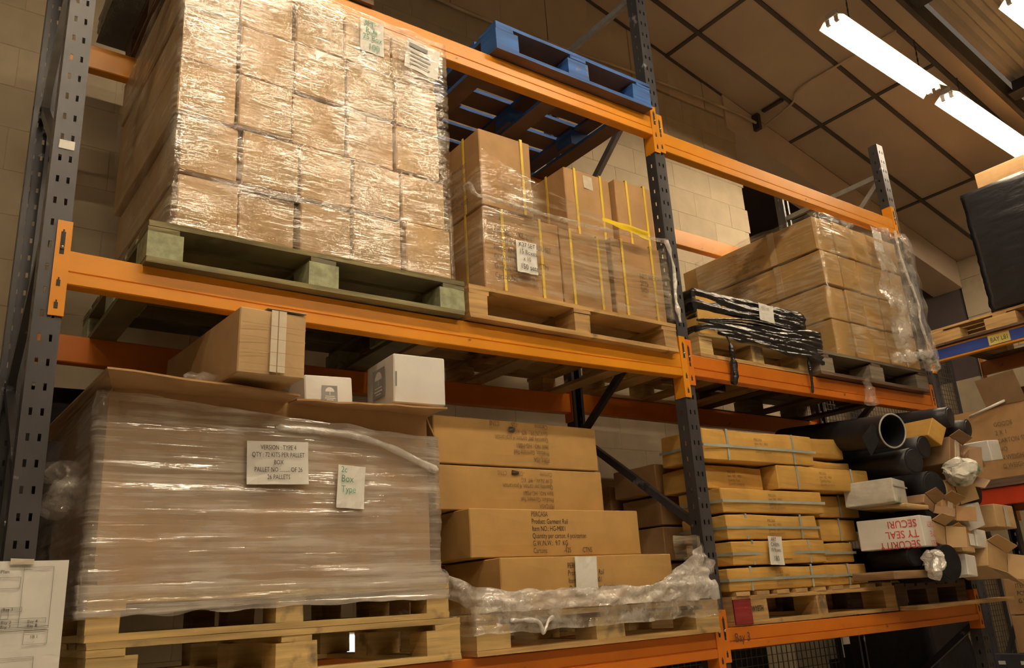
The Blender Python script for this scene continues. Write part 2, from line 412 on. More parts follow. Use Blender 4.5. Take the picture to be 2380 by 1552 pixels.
# back wall: painted concrete blocks laid in half bond
wall = struct(obj('wall_back', box_bm(-0.75, 5.50, YW + 0.0012, YW + 0.15, 0, 5.72), 'mortar'))
bw_, bh_ = 0.45, 0.225
blk_me = {}
def block_mesh(wd):
    k = round(wd, 3)
    if k not in blk_me:
        bm = box_bm(-wd / 2, wd / 2, 0, 0.05, 0, bh_ - 0.0035); bmesh.ops.bevel(bm, geom=[e for e in bm.edges], offset=0.001, segments=1, affect='EDGES')
        me = bpy.data.meshes.new('block'); bm.to_mesh(me); bm.free(); me.materials.append(MATS['block']); blk_me[k] = me
    return blk_me[k]
z = 1.0; row = 0
while z < 5.68:
    xs_ = -0.75 + (0 if row % 2 else -bw_ / 2)
    while xs_ < 5.55:
        a, b = max(xs_, -0.75), min(xs_ + bw_, 5.575)
        if b - a > 0.06:
            hidden = (0.5 < a and b < 1.3 and 2.9 < z < 4.3)
            if not hidden:
                o = obj('block', block_mesh(b - a - 0.0035), None, wall, loc=((a + b) / 2, YW - random.uniform(0, 0.0012), z))
        xs_ += bw_
    z += bh_; row += 1
# boarded gable above the blocks
gable = struct(obj('wall_gable', box_bm(0.5, 5.6, YW + 0.03, YW + 0.1, 5.74, 5.95), 'board'))
for i in range(9):
    a = 1.6 + i * 0.45; b = a + 0.445
    bm = bmesh.new()
    za, zb_ = min(roof_z(a), 7.2), min(roof_z(b), 7.2)
    pr_ = [(a, 5.745), (b, 5.745), (b, zb_), (a, za)]
    f = [bm.verts.new((p[0], YW + 0.005 * (i % 2), p[1])) for p in pr_] ; k = [bm.verts.new((p[0], YW + 0.03, p[1])) for p in pr_]
    bm.faces.new(f); bm.faces.new(list(reversed(k)))
    for j in range(4): bm.faces.new((f[j], k[j], k[(j + 1) % 4], f[(j + 1) % 4]))
    bmesh.ops.recalc_face_normals(bm, faces=bm.faces)
    obj('wall_panel', bm, 'board', gable)
# right wall at the eaves, blockwork
wr = struct(obj('wall_right', box_bm(9.32, 9.5, -9, 1.5, 0, 5.2), 'mortar'))
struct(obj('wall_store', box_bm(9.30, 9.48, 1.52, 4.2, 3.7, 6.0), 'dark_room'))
struct(obj('wall_store_base', box_bm(9.30, 9.48, 1.52, 4.2, 0, 3.698), 'block'))
z = 2.8; row = 0
while z < 5.1:
    y_ = 1.5 + (0.225 if row % 2 else 0)
    for k in range(7):
        ya = y_ - k * bw_ - 0.225
        o = obj('block', block_mesh(bw_ - 0.007), None, wr, loc=(9.31, ya - bw_ / 2, z), rot=(0, 0, -PI / 2))
    z += bh_; row += 1
# dim store beyond the end of the back wall
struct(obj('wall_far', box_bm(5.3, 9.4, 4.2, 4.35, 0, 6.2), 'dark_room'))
struct(obj('wall_left', box_bm(-7.2, -7, -9, 7, 0, 7), 'block'))
struct(obj('wall_front', box_bm(-7, 12, -9.2, -9, 0, 7), 'block'))
# sloping ceiling: panels in dark tee bars
cl = struct(obj('ceiling', box_bm(-0.02, 0.02, 1.0, 1.02, 0.1, 0.12), 'tbar', loc=(2.0, 0.2, roof_z(2.0))))
cl.rotation_euler = (0, math.atan(0.238), 0)
CS = math.sqrt(1 + 0.238 ** 2)
def sx_(x): return (x - 2.0) * CS
cutsx = [-0.15, 1.485, 3.12, 4.76, 6.40, 8.03, 9.36]
cutsy = [1.5, 1.12, 0.56, 0.0]
for i in range(len(cutsx) - 1):
    for j in range(3):
        a, b = sx_(cutsx[i]), sx_(cutsx[i + 1]); c, d = cutsy[j + 1] - 0.2, cutsy[j] - 0.2
        obj('ceiling_panel', box_bm(a + 0.012, b - 0.012, c + 0.012, d - 0.012, 0.006 + random.uniform(0, .003), 0.03), 'ceil_panel', cl)
for y_ in cutsy: obj('tee_bar', box_bm(sx_(-0.15), sx_(9.36), y_ - 0.2 - 0.018, y_ - 0.2 + 0.018, -0.006, 0.02), 'tbar', cl)
for x_ in cutsx: obj('tee_bar', box_bm(sx_(x_) - 0.016, sx_(x_) + 0.016, -0.2, 1.3, -0.004, 0.018), 'tbar', cl)
# roof over the aisle: edge fascia, purlins, corrugated sheet
obj('edge_fascia', box_bm(sx_(-0.15), sx_(9.36), -0.36, -0.225, 0.0, 0.03), 'rake', cl)
obj('edge_angle', box_bm(sx_(-0.15), sx_(9.36), -0.40, -0.36, -0.01, 0.16), 'tbar', cl)
bm = bmesh.new()
prof = []
y_ = -0.4
while y_ > -9.0:
    for dy, dz in ((0, 0), (0.05, 0), (0.075, 0.035), (0.125, 0.035)): prof.append((y_ - dy, 0.24 + dz))
    y_ -= 0.15
for (a, b), (c, d) in zip(prof[:-1], prof[1:]):
    bm.faces.new([bm.verts.new(v) for v in ((sx_(-7), a, b), (sx_(9.4), a, b), (sx_(9.4), c, d), (sx_(-7), c, d))])
obj('roof_sheet', bm, 'corrugated', cl)
obj('roof_lining', box_bm(sx_(-7), sx_(-0.16), -0.4, 1.3, 0.0, 0.03), 'ceil_panel', cl)
for x_ in (-1.5, 0, 1.45, 2.9, 4.33, 5.73, 7.2, 8.65):
    bm = bmesh.new(); bx(bm, sx_(x_) - 0.04, sx_(x_) + 0.08, -9, -0.41, 0.02, 0.035); bx(bm, sx_(x_) + 0.06, sx_(x_) + 0.08, -9, -0.41, 0.035, 0.23)
    obj('purlin', bm, 'purlin', cl)
# boxed rafter along the gable rake
bm = bmesh.new()
v = [[bm.verts.new((x_, y_, roof_z(x_) - dz)) for x_ in (5.45, 9.3)] for (y_, dz) in ((YW - 0.02, 0.0), (YW - 0.02, 0.33), (YW + 0.32, 0.33), (YW + 0.32, 0.0))]
for k in range(4): bm.faces.new((v[k][0], v[k][1], v[(k + 1) % 4][1], v[(k + 1) % 4][0]))
bm.faces.new([q[0] for q in v]); bm.faces.new([q[1] for q in reversed(v)])
bmesh.ops.recalc_face_normals(bm, faces=bm.faces)
rk = struct(obj('trim_1', bm, 'rake'))
bm = bmesh.new(); bx(bm, 5.5, 9.3, YW + 0.3, 4.3, 6.0, 6.05)
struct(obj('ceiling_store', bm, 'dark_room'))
# small bright window low in the back wall
wn = struct(obj('window_1', box_bm(1.60, 1.75, YW - 0.012, YW - 0.004, 1.36, 1.52), 'rake'))
obj('pane', box_bm(1.622, 1.728, YW - 0.016, YW - 0.0125, 1.385, 1.497), 'daylight', wn)

# wire mesh partitions
def mesh_partition(label, x0, x1, y, z0, z1, pitch=0.05):
    r = empty('mesh_panel', label, 'mesh panel', ((x0 + x1) / 2, y, z0))
    W, H = x1 - x0, z1 - z0; r_ = 0.0022
    bm = bmesh.new()
    for k in range(int(W / pitch) + 1):
        x_ = -W / 2 + k * pitch; bx(bm, x_ - r_, x_ + r_, -r_, r_, 0, H)
    for k in range(int(H / pitch) + 1):
        z_ = k * pitch; bx(bm, -W / 2, W / 2, -r_ - .003, r_ - .003, z_ - r_, z_ + r_)
    g = obj('wire_grid', bm, 'wire', r); g['kind'] = 'stuff'
    for a in (0, 1):
        obj('mesh_frame', box_bm(-W / 2 + a * (W - 0.03), -W / 2 + 0.03 + a * (W - 0.03), -0.015, 0.015, 0, H), 'steel_dark', r)
        obj('mesh_frame', box_bm(-W / 2, W / 2, -0.015, 0.015, a * (H - 0.03), 0.03 + a * (H - 0.03)), 'steel_dark', r)
    return r
mesh_partition('tall wire mesh screen behind the far bay, beyond the wall end', 5.62, 9.2, 1.75, 0.0, 4.1)
mesh_partition('low wire mesh guard at the back of the far bay under the bottom beam', 2.95, 5.08, 0.955, 0.75, 1.33)

# ================================================================== PALLET RACKING
def post_bm(x0, x1, yf, yb, z0, z1, hole_from):
    """perforated C-section: face with paired slots, sides with small holes, return lips"""
    bm = bmesh.new()
    W = x1 - x0
    pitch = 0.075
    xsf = [x0, x0 + 0.012, x0 + W * .24, x0 + W * .24 + 0.009, x0 + W * .76 - 0.009, x0 + W * .76, x1 - 0.012, x1]
    def quad(a, b, c, d): bm.faces.new([bm.verts.new(p) for p in (a, b, c, d)])
    n = int((z1 - z0) / pitch)
    s = 1 if yb > yf else -1
    for k in range(n + 1):
        za = z0 + k * pitch; zb_ = min(za + pitch, z1)
        if zb_ <= za: break
        if za < hole_from or zb_ - za < pitch - 1e-6: zz = [(za, zb_, False)]
        else: zz = [(za, za + 0.026, False), (za + 0.026, za + 0.048, True), (za + 0.048, zb_, False)]
        for (a, b, h) in zz:
            for i in range(len(xsf) - 1):
                if h and i in (2, 4): continue
                quad((xsf[i], yf, a), (xsf[i + 1], yf, a), (xsf[i + 1], yf, b), (xsf[i], yf, b))
            for xw in (x0, x1):
                ys = [yf, yf + s * 0.030, yf + s * 0.039, yb]
                for i in range(3):
                    if h and i == 1: continue
                    quad((xw, ys[i], a), (xw, ys[i + 1], a), (xw, ys[i + 1], b), (xw, ys[i], b))
    for (xa, xb) in ((x0, x0 + 0.018), (x1 - 0.018, x1)): quad((xa, yb, z0), (xb, yb, z0), (xb, yb, z1), (xa, yb, z1))
    bmesh.ops.remove_doubles(bm, verts=bm.verts, dist=1e-5)
    bmesh.ops.recalc_face_normals(bm, faces=bm.faces)
    return bm
DEPTH = 0.90
def frame(label, x0, ztop, horiz, hole_from=0.9, rear=None):
    x1 = x0 + 0.075; xc = (x0 + x1) / 2
    r = empty('rack_frame', label, 'rack frame', (xc, 0, 0))
    for (yf, yb) in ((0, 0.068), (DEPTH, DEPTH - 0.068)):
        p = obj('post', post_bm(-0.0375, 0.0375, yf, yb, 0, (rear or ztop) if yf else ztop, hole_from), 'steel', r)
        sm = p.modifiers.new('s', 'SOLIDIFY'); sm.thickness = 0.0025; sm.offset = 0
    zig = [(0, 0.2), (1, 0.75), (0, 1.32), (0, 1.9), (1, 2.47), (0, 3.05), (1, 3.68), (0, 4.33), (1, 4.9)]
    for (a, za), (b, zb_) in zip(zig[:-1], zig[1:]):
        if a == b or max(za, zb_) > ztop: continue
        bm = bmesh.new(); ya = 0.055 if a == 0 else DEPTH - 0.055; yb = 0.055 if b == 0 else DEPTH - 0.055
        bar(bm, (0, ya, za), (0, yb, zb_), 0.028, 0.036); obj('brace', bm, 'galv' if za > 3.6 else 'steel', r)  # lower braces take the darker steel, standing in for shade there
        for (yy, zz) in ((ya, za), (yb, zb_)):
            bm = bmesh.new(); tube(bm, [(-0.041, yy, zz), (0.041, yy, zz)], 0.008, 6); obj('bolt', bm, 'pin', r)
    for zz in horiz:
        bm = bmesh.new(); bar(bm, (0, 0.04, zz), (0, DEPTH - 0.04, zz), 0.028, 0.036); obj('brace', bm, 'galv', r)
    for yy in (0.034, DEPTH - 0.034): obj('foot_plate', box_bm(-0.06, 0.06, yy - 0.06, yy + 0.06, 0, 0.006), 'steel', r)
    return r
F0 = frame('grey perforated end frame at the left edge, nearest the camera', -0.03, 5.6, (0.2, 4.9))
obj('sticker', box_bm(-0.022, 0.022, -0.004, -0.0026, 3.07, 3.10, 0.001), 'paper', F0)  # white label plate, its brightness standing in for glare on the post
F1 = frame('grey perforated middle frame between the near and far bays', 2.77, 5.55, (0.2, 4.9), rear=4.93)
F2 = frame('grey perforated far end frame with open top against the ceiling', 5.12, 4.60, (0.2, 4.37))

def beam(label, x0, x1, yf, z0, z1, sag=0.0, material='orange', front=True, plates=(0.10, 0.11), pw=0.038):
    """rolled box beam with a stepped face, hooked end connectors with locking pins"""
    L = x1 - x0; H = z1 - z0
    r = empty('rack_beam', label, 'rack beam', ((x0 + x1) / 2, yf, z0))
    lo = 0.36 * H
    s = 1 if front else -1
    prof = [(-0.004, 0.003), (0.0, 0.0), (0.046, 0.0), (0.05, 0.004), (0.05, H - 0.004), (0.046, H), (0.002, H), (0.0, H - 0.003),
            (0.0, lo + 0.006), (0.004, lo + 0.003), (0.004, lo), (-0.004, lo - 0.003)]
    if not front: prof = [(0.05 - a, b) for a, b in prof]
    bm = bmesh.new(); rings = []
    n = 16
    for k in range(n + 1):
        t = k / n; x_ = -L / 2 + L * t; dz = -sag * 4 * t * (1 - t)
        rings.append([bm.verts.new((x_, a, b + dz)) for a, b in prof])
    m_ = len(prof)
    for k in range(n):
        for q in range(m_): bm.faces.new((rings[k][q], rings[k][(q + 1) % m_], rings[k + 1][(q + 1) % m_], rings[k + 1][q]))
    bm.faces.new(rings[0]); bm.faces.new(rings[-1])
    bmesh.ops.recalc_face_normals(bm, faces=bm.faces)
    obj('beam_section', bm, material, r)
    for sd in (-1, 1):
        xe = sd * L / 2
        pz0, pz1 = -plates[1], H + plates[0]
        if not front: pz0, pz1 = -0.05, H + 0.05
        bm = bmesh.new()
        yo = -0.006 if front else 0.05
        bx(bm, min(xe, xe + sd * pw), max(xe, xe + sd * pw), yo, yo + 0.005, pz0, pz1)      # plate on the post face
        ya, yb = (-0.006, 0.062) if front else (-0.012, 0.055)
        bx(bm, min(xe - sd * 0.005, xe), max(xe - sd * 0.005, xe), ya, yb, pz0, pz1)           # return plate on the post side
        bmesh.ops.recalc_face_normals(bm, faces=bm.faces)
        cn = obj('connector', bm, material, r)
        if front:
            xm = xe + sd * pw * 0.5
            for zz, w_, h_ in ((pz1 - 0.075, 0.013, 0.075), (pz0 + 0.105, 0.011, 0.020), (pz0 + 0.032, 0.011, 0.020)):
                bm = bmesh.new(); bx(bm, xm - w_ / 2, xm + w_ / 2, -0.0068, -0.0055, zz - h_ / 2, zz + h_ / 2)
                bx(bm, xm - w_ / 5, xm + w_ / 5, -0.0068, -0.0055, zz + h_ / 2, zz + h_ / 2 + 0.008)
                obj('slot', bm, 'hole_dark', cn)
            bm = bmesh.new(); bmesh.ops.create_uvsphere(bm, u_segments=8, v_segments=6, radius=0.0065)
            obj('locking_pin', bm, 'pin', cn, True, loc=(xm, -0.008, pz1 - 0.09))
    return r
X0, X1, X2, X3 = 0.045, 2.77, 2.845, 5.12
beam('orange front beam carrying the wrapped cartons at mid height, near bay', X0, X1, -0.002, 2.613, 2.725, 0.014, plates=(0.095, 0.105))
beam('orange rear beam at mid height behind the near bay pallets', X0, X1, DEPTH - 0.045, 2.613, 2.725, 0.012, front=False, material='orange_red')
beam('orange front beam under the blue pallet at the top, near bay', X0, X1, -0.002, 3.955, 4.072, 0.005, plates=(0.065, 0.10))
beam('orange rear beam at the top of the near bay', X0, X1, DEPTH - 0.045, 3.955, 4.072, 0.0, front=False)
beam('orange front beam at the bottom of the near bay', X0, X1, -0.002, 1.317, 1.427, 0.004, plates=(0.09, 0.12), material='orange_red')
beam('orange rear beam at the bottom of the near bay', X0, X1, DEPTH - 0.045, 1.317, 1.427, 0.0, front=False, material='orange_red')
beam('orange front beam under the black wrapped bundle, mid height of far bay', X2, X3, -0.002, 2.623, 2.733, 0.004, plates=(0.075, 0.05), material='orange_red')
beam('orange rear beam at mid height behind the far bay pallets', X2, X3, DEPTH - 0.045, 2.623, 2.733, 0.0, front=False, material='orange_red')
beam('empty orange front beam at the top of the far bay', X2, X3, -0.002, 3.88, 3.998, 0.0, plates=(0.10, 0.015))
beam('empty orange rear beam at the top of the far bay against the wall', X2, X3, DEPTH - 0.045, 3.88, 3.998, 0.0, front=False)
b3 = beam('orange front beam at the bottom of the far bay, marked Bay 3 in pen', X2, X3, -0.002, 1.345, 1.44, 0.004, plates=(0.08, 0.05), material='orange_red')
text(b3, 'Bay 3', 0.055, (2.888 - (X2 + X3) / 2, -0.0075, 0.032), 'ink', xs=0.9)
beam('orange rear beam at the bottom of the far bay', X2, X3, DEPTH - 0.045, 1.345, 1.44, 0.0, front=False, material='orange_red')

# ================================================================== PALLETS
PA = pallet('green-stained pallet under the big stack of film-wrapped cartons', (0.262, 1.478), (-0.047, 1.05), 2.717, 'x', 'wood_green', 'wood_green', blk=(0.115, 0.14), wood_block='wood_greenblock')
PB = pallet('pale wooden pallet under the yellow-strapped cartons', (1.502, 2.715), (-0.045, 1.05), 2.717, 'x', 'wood_tan', 'wood_tan', blk=(0.09, 0.14))
PBL = pallet('empty blue painted pallet on the top beams', (1.715, 2.725), (-0.06, 1.10), 4.074, 'x', 'wood_blue', 'wood_blue', undercoat='wood_under', h=0.15, blk=(0.13, 0.13), nd=7, wood_block='wood_blue')
PE = pallet('pale pallet under the black wrapped bundle', (2.925, 3.84), (0.0, 0.95), 2.735, 'x', 'wood_pale', 'wood_tan', h=0.13, blk=(0.10, 0.12), skid='xy')
PF = pallet('weathered grey pallet under the tall wrapped cartons of the far bay', (3.865, 5.03), (-0.05, 1.0), 2.735, 'x', 'wood_grey', 'wood_dark', blk=(0.14, 0.14))
PD1 = pallet('lower of two stacked pale pallets at bottom left', (0.185, 1.388), (-0.06, 0.95), 1.429, 'x', 'wood_pale', 'wood_pale', h=0.139, blk=(0.135, 0.12), skid='xy')
PD2 = pallet('upper of two stacked pale pallets, straight under the film-wrapped pallet box', (0.178, 1.348), (-0.055, 0.95), 1.569, 'x', 'wood_pale', 'wood_pale', h=0.118, blk=(0.088, 0.12))
PC = pallet('pale pallet under the garment rail cartons', (1.468, 2.765), (-0.04, 0.95), 1.429, 'x', 'wood_pale', 'wood_tan', h=0.14, blk=(0.15, 0.14))
PG = pallet('pallet with a red painted corner under the strapped golden cartons', (2.915, 4.275), (0.0, 0.95), 1.442, 'y', 'wood_tan', 'wood_tan', h=0.15, blk=(0.22, 0.14), nd=9, deckw=0.62, bws=(0.25, 0.085, 0.11))
PH = pallet('dark pallet under the pile of tubes and boxes', (4.30, 5.09), (0.02, 0.9), 1.442, 'y', 'wood_dark', 'wood_dark', h=0.14, blk=(0.12, 0.12))
PT = pallet('dark pallet on the top beams behind the left frame', (0.32, 1.10), (-0.02, 1.0), 4.074, 'x', 'wood_dark', 'wood_dark')
# red painted end and stencilled name on the block of PG
obj('red_panel', box_bm(-0.682, -0.560, -0.482, -0.476, 0.005, 0.118, 0.002), 'wood_red', PG)
text(PG, 'WYETH', 0.034, (-0.552, -0.4775, 0.06), 'ink', xs=0.72, bold=0.001)
obj('paper_tag', box_bm(-0.36, -0.29, -0.30, -0.298, 0.045, 0.11), 'paper', PG)
tag(obj('plank', board_bm(4.24, 5.34, -0.13, -0.03, 1.442, 1.464, 0), 'wood_tan'), 'loose tan plank along the front beam under the tubes', 'plank')

# ================================================================== STACK OF FILM-WRAPPED CARTONS (near bay, mid level)
ORD = ['first', 'second', 'third', 'fourth', 'fifth']
ROW = ['bottom', 'second', 'third', 'fourth', 'top']
ZA = [2.866, 3.090, 3.312, 3.534, 3.756, 3.976]
for r_ in range(5):
    off = [0.0, -0.008, -0.03, -0.028, -0.035][r_] + random.uniform(-.004, .004)
    cuts = [0.35 + off + 0.2165 * k + (random.uniform(-.006, .006) if 0 < k < 5 else 0) for k in range(6)]
    for c_ in range(5):
        yf = -0.028 + random.uniform(0, 0.016) + (0.03 if (r_, c_) in ((0, 1),) else 0) - (0.012 if (r_, c_) in ((2, 0), (2, 1), (0, 4), (3, 3)) else 0)
        lab = 'wrapped tan carton, %s row%s, %s column from the left, on the green-stained pallet' % (ROW[r_], '' if r_ in (0, 4) else ' up', ORD[c_])
        o, s = carton('carton', lab, (cuts[c_] + random.uniform(.001, .004), cuts[c_ + 1] - random.uniform(.001, .005)), (yf, yf + 0.98), (ZA[r_], ZA[r_ + 1] - random.choice((0.003, 0.006, 0.012))), 'card_tan', rotz=random.uniform(-.006, .006), group='cartons on the green-stained pallet')
        if (r_, c_) in ((3, 4), (3, 2), (1, 0), (0, 3), (4, 1), (2, 3)):
            obj('tape', box_bm(-0.024, 0.024, -s[1] / 2 - 0.0062, -s[1] / 2 - 0.0052, s[2] - 0.05, s[2] - 0.004, 0.002), 'tape', o)
fa = film_sheet('stretch_film', 'clear stretch film around the big carton stack on the green-stained pallet', [(0.318, 0.96), (0.318, -0.046), (1.432, -0.046), (1.432, 0.96)], 2.862, 3.985, 'film_a', 0.005, 0.018, 60, seed=3)
note('white note in green pen, 3FT 25 boxes, on the top row of wrapped cartons', 1.018, 1.125, -0.052, 3.80, 3.96, [('3FT', .12, .78, .038), ('Rub', .2, .56, .04), ('25 Box', .08, .36, .036), ('100', .3, .08, .042)], 'ink_green', tilt=0.0)
n2 = note('white printed shipping label under film at the top right of the wrapped cartons', 1.222, 1.385, -0.050, 3.79, 3.94, [], 'ink_grey', tilt=0.12)
obj('printed_bar', box_bm(-0.07, 0.02, -0.0062, -0.0056, 0.108, 0.128), 'ink_grey', n2)
for k in range(4): obj('printed_line', box_bm(-0.06, 0.03 + .01 * (k % 2), -0.0062, -0.0056, 0.082 - k * 0.02, 0.086 - k * 0.02), 'ink_grey', n2)

# ================================================================== YELLOW-STRAPPED CARTONS (near bay, mid level right)
def straps(o, s, xs_, material='strap_yellow', wd=0.014, top=True, name='strap'):
    for x_ in xs_:
        bm = bmesh.new()
        yf, yb = -s[1] / 2 - 0.006, s[1] / 2 + 0.006
        bx(bm, x_ - wd / 2, x_ + wd / 2, yf, yf + 0.0015, 0.0, s[2] + 0.004)
        bx(bm, x_ - wd / 2, x_ + wd / 2, yf, yb, s[2] + 0.004, s[2] + 0.0055)
        bx(bm, x_ - wd / 2, x_ + wd / 2, yb - 0.0015, yb, 0.0, s[2] + 0.004)
        obj(name, bm, material, o)
def side_straps(o, s, ys_, material='strap_yellow', wd=0.014):
    for y_ in ys_:
        bm = bmesh.new(); xl = -s[0] / 2 - 0.006
        bx(bm, xl, xl + 0.0015, y_ - wd / 2, y_ + wd / 2, 0, s[2] + 0.004)
        obj('strap', bm, material, o)
B1, s = carton('carton', 'wide lower carton with item print and two yellow straps, left on pale pallet', (1.605, 2.035), (-0.02, 0.36), (2.862, 3.255), 'card_brown', group='yellow-strapped cartons')
straps(B1, s, (-0.11, 0.10)); side_straps(B1, s, (-0.06, 0.1))
text(B1, 'Item No      KE-2SET\nDescription: B&B GOURMET\nPIECE AND ... SET\nQUANTITY:        SETS/CTN\nG.W./N.W.          KGS\nCarton No.         20', 0.037, (-0.165, -s[1] / 2 - 0.0065, 0.275), 'ink_brown', xs=0.72, sp=1.15)
B2, s = carton('carton', 'middle lower carton with two yellow straps on the pale pallet', (2.04, 2.34), (-0.012, 0.37), (2.862, 3.25), 'card_brown', group='yellow-strapped cartons'); straps(B2, s, (-0.085, 0.085))
B3, s = carton('carton', 'right lower carton with two yellow straps beside the middle frame', (2.36, 2.70), (-0.015, 0.37), (2.862, 3.27), 'card_brown', group='yellow-strapped cartons'); straps(B3, s, (-0.10, 0.10))
text(B3, 'NET WEIGHT\nSETS\n2021', 0.036, (0.0, -s[1] / 2 - 0.0065, 0.22), 'ink_brown', xs=0.75)
B4, s = carton('carton', 'upper left carton with yellow straps, standing highest under the blue pallet', (1.612, 1.905), (-0.015, 0.36), (3.262, 3.645), 'card_brown', group='yellow-strapped cartons'); straps(B4, s, (0.09,)); side_straps(B4, s, (-0.06,))
for k in range(5): text(B4, 'MARINE BLACK SET', 0.03, (-s[0] / 2 - 0.0062, 0.10, 0.23 - k * 0.045), 'ink_brown', 'left', xs=0.7)
B5, s = carton('carton', 'upper middle carton with two yellow straps and a torn label patch', (2.165, 2.47), (0.06, 0.42), (3.262, 3.64), 'card_brown', group='yellow-strapped cartons'); straps(B5, s, (-0.085, 0.085)); side_straps(B5, s, (-0.04,))
obj('label_patch', box_bm(-0.03, 0.03, -s[1] / 2 - 0.0062, -s[1] / 2 - 0.005, s[2] - 0.09, s[2] - 0.02, 0.003), 'tape_clear', B5)
B6, s = carton('carton', 'upper right carton with two yellow straps against the middle frame', (2.475, 2.735), (0.03, 0.42), (3.275, 3.64), 'card_brown', group='yellow-strapped cartons'); straps(B6, s, (-0.05, 0.075))
for i, (xa, xb) in enumerate(((1.61, 2.03), (2.04, 2.68))):
    carton('carton', ['rear lower carton, left, behind the item print carton', 'rear lower carton, right, behind the strapped row'][i], (xa, xb), (0.44, 0.95), (2.862, 3.25), 'card_brown', group='yellow-strapped cartons')
def zB(q, L):
    # film covers the lower tier; high at the left corner, dropping along the front
    t = q / L
    if q < 0.42: return 2.875, 3.50
    f = min(1, (q - 0.42) / 1.10)
    return 2.875 - 0.0 * f, 3.56 - 0.28 * f ** 0.55
film_sheet('stretch_film', 'clear stretch film around the yellow-strapped cartons', [(1.592, 0.38), (1.592, -0.04), (2.712, -0.04), (2.715, 0.3)], 0, 0, 'film_a', 0.007, 0.018, 44, zf=zB, seed=11)
bm = bmesh.new(); tube(bm, smooth_path([(1.575, 0.06, 3.36), (1.54, -0.03, 3.33), (1.555, -0.06, 3.27), (1.62, -0.062, 3.272), (1.8, -0.062, 3.264), (2.1, -0.062, 3.262), (2.4, -0.06, 3.275), (2.6, -0.06, 3.29), (2.72, -0.055, 3.30)], 10), 0.010, 10, nz=0.8, nf=26)
tag(obj('film_rope', bm, 'film_loose', smooth=True), 'twisted rope of bunched film along the top of the strapped cartons', 'film rope')
bm = bmesh.new(); tube(bm, smooth_path([(2.70, -0.065, 3.30), (2.735, -0.062, 3.15), (2.725, -0.058, 3.0), (2.74, -0.055, 2.87)], 10), [0.010 * (0.8 + 0.3 * math.sin(i * .6)) for i in range(31)], 10, nz=0.8, nf=26)
tag(obj('film_bunch', bm, 'film_white', smooth=True), 'bunched film hanging down the right corner of the strapped cartons', 'film rope')
film_sheet('yellow_tape', 'bright yellow strip of tape on the film rope', [(2.27, -0.062), (2.42, -0.072), (2.57, -0.064)], 0, 0, 'yellow', 0.004, 0.012, 8, zf=lambda q, L: (3.318 - 0.024 * q / L - 0.008 - 0.012 * min(1, q / .08), 3.326 - 0.012 * q / L), cat='tape', seed=5)
note('white note in black pen, K27 SET 15 boxes 150 sets', 1.752, 1.862, -0.054, 2.958, 3.106, [('K27 SET', .1, .80, .030), ('15 Boxes', .1, .58, .030), ('x 10', .28, .37, .028), ('150 sets', .12, .1, .034)], 'ink')

# ================================================================== FAR BAY, MID LEVEL
# black wrapped bundle
bm = bmesh.new()
nu, nvv = 90, 36
pth = [(2.945, 0.62), (2.945, 0.0), (3.86, -0.02), (3.90, 0.62), (2.945, 0.62)]
def black_shell(pth, z0, z1, taper, seed, ridge=0.012, step=0.025, nz=34):
    bm = bmesh.new(); cols = []
    pts = [Vector((a, b, 0)) for a, b in pth]
    cx = sum(p.x for p in pts[:-1]) / (len(pts) - 1); cy = sum(p.y for p in pts[:-1]) / (len(pts) - 1)
    for a, b in zip(pts[:-1], pts[1:]):
        n = max(2, int((b - a).length / step))
        for k in range(n):
            p = a + (b - a) * k / n; col = []
            for j in range(nz + 1):
                t = j / nz; z = z0 + (z1 - z0) * t
                d = (p - Vector((cx, cy, 0))); d.normalize()
                sl = 0.35 * (p.x - cx)
                r_ = ridge * noise.noise(Vector((p.x * 3, p.y * 3, (z + 0.08 * sl) * 30 + seed))) + 0.5 * ridge * noise.noise(Vector((p.x * 12, p.y * 12, z * 60 + seed)))
                q = p + d * (r_ + taper(t))
                col.append(bm.verts.new((q.x, q.y, z)))
            cols.append(col)
    m = len(cols)
    for i in range(m):
        for j in range(nz): bm.faces.new((cols[i][j], cols[(i + 1) % m][j], cols[(i + 1) % m][j + 1], cols[i][j + 1]))
    top = bm.faces.new([c[-1] for c in cols]); bm.faces.new([c[0] for c in reversed(cols)])
    bmesh.ops.recalc_face_normals(bm, faces=bm.faces)
    return bm
e = empty('black_bundle', 'low bundle wrapped in shiny black film with a white note, far bay', 'wrapped bundle', (3.42, 0.31, 2.865))
def rel(o_, parent):  # keep world-space mesh under an empty
    for v in o_.data.vertices: v.co -= parent.location
    return o_
rel(obj('upper_wrap', black_shell([(2.935, 0.60), (2.935, 0.01), (3.865, -0.005), (3.885, 0.60), (2.935, 0.60)], 2.985, 3.115, lambda t: -0.012 * max(0, (abs(t - .5) - .38) * 8), 1), 'black_plastic', e, True), e)
rel(obj('lower_wrap', black_shell([(2.955, 0.60), (2.955, 0.02), (3.90, -0.01), (3.94, 0.60), (2.955, 0.60)], 2.866, 2.975, lambda t: -0.006 * t, 5, 0.016), 'black_plastic', e, True), e)
rel(obj('inner_card', box_bm(2.955, 3.86, 0.012, 0.59, 2.87, 3.10), 'card_gold', e), e)
def zE(q, L):
    t = q / L
    return 2.865 - 0.075 * min(1, t * 1.3) + 0.012 * math.sin(q * 17), 2.895 + 0.09 * min(1, t * 1.5)
o = film_sheet('film_skirt', None, [(2.93, 0.02), (2.95, -0.03), (3.93, -0.04), (3.97, 0.3)], 0, 0, 'black_plastic', 0.01, 0.014, 30, zf=zE, ff=(5, 70), seed=15, parent=e); rel(o, e)
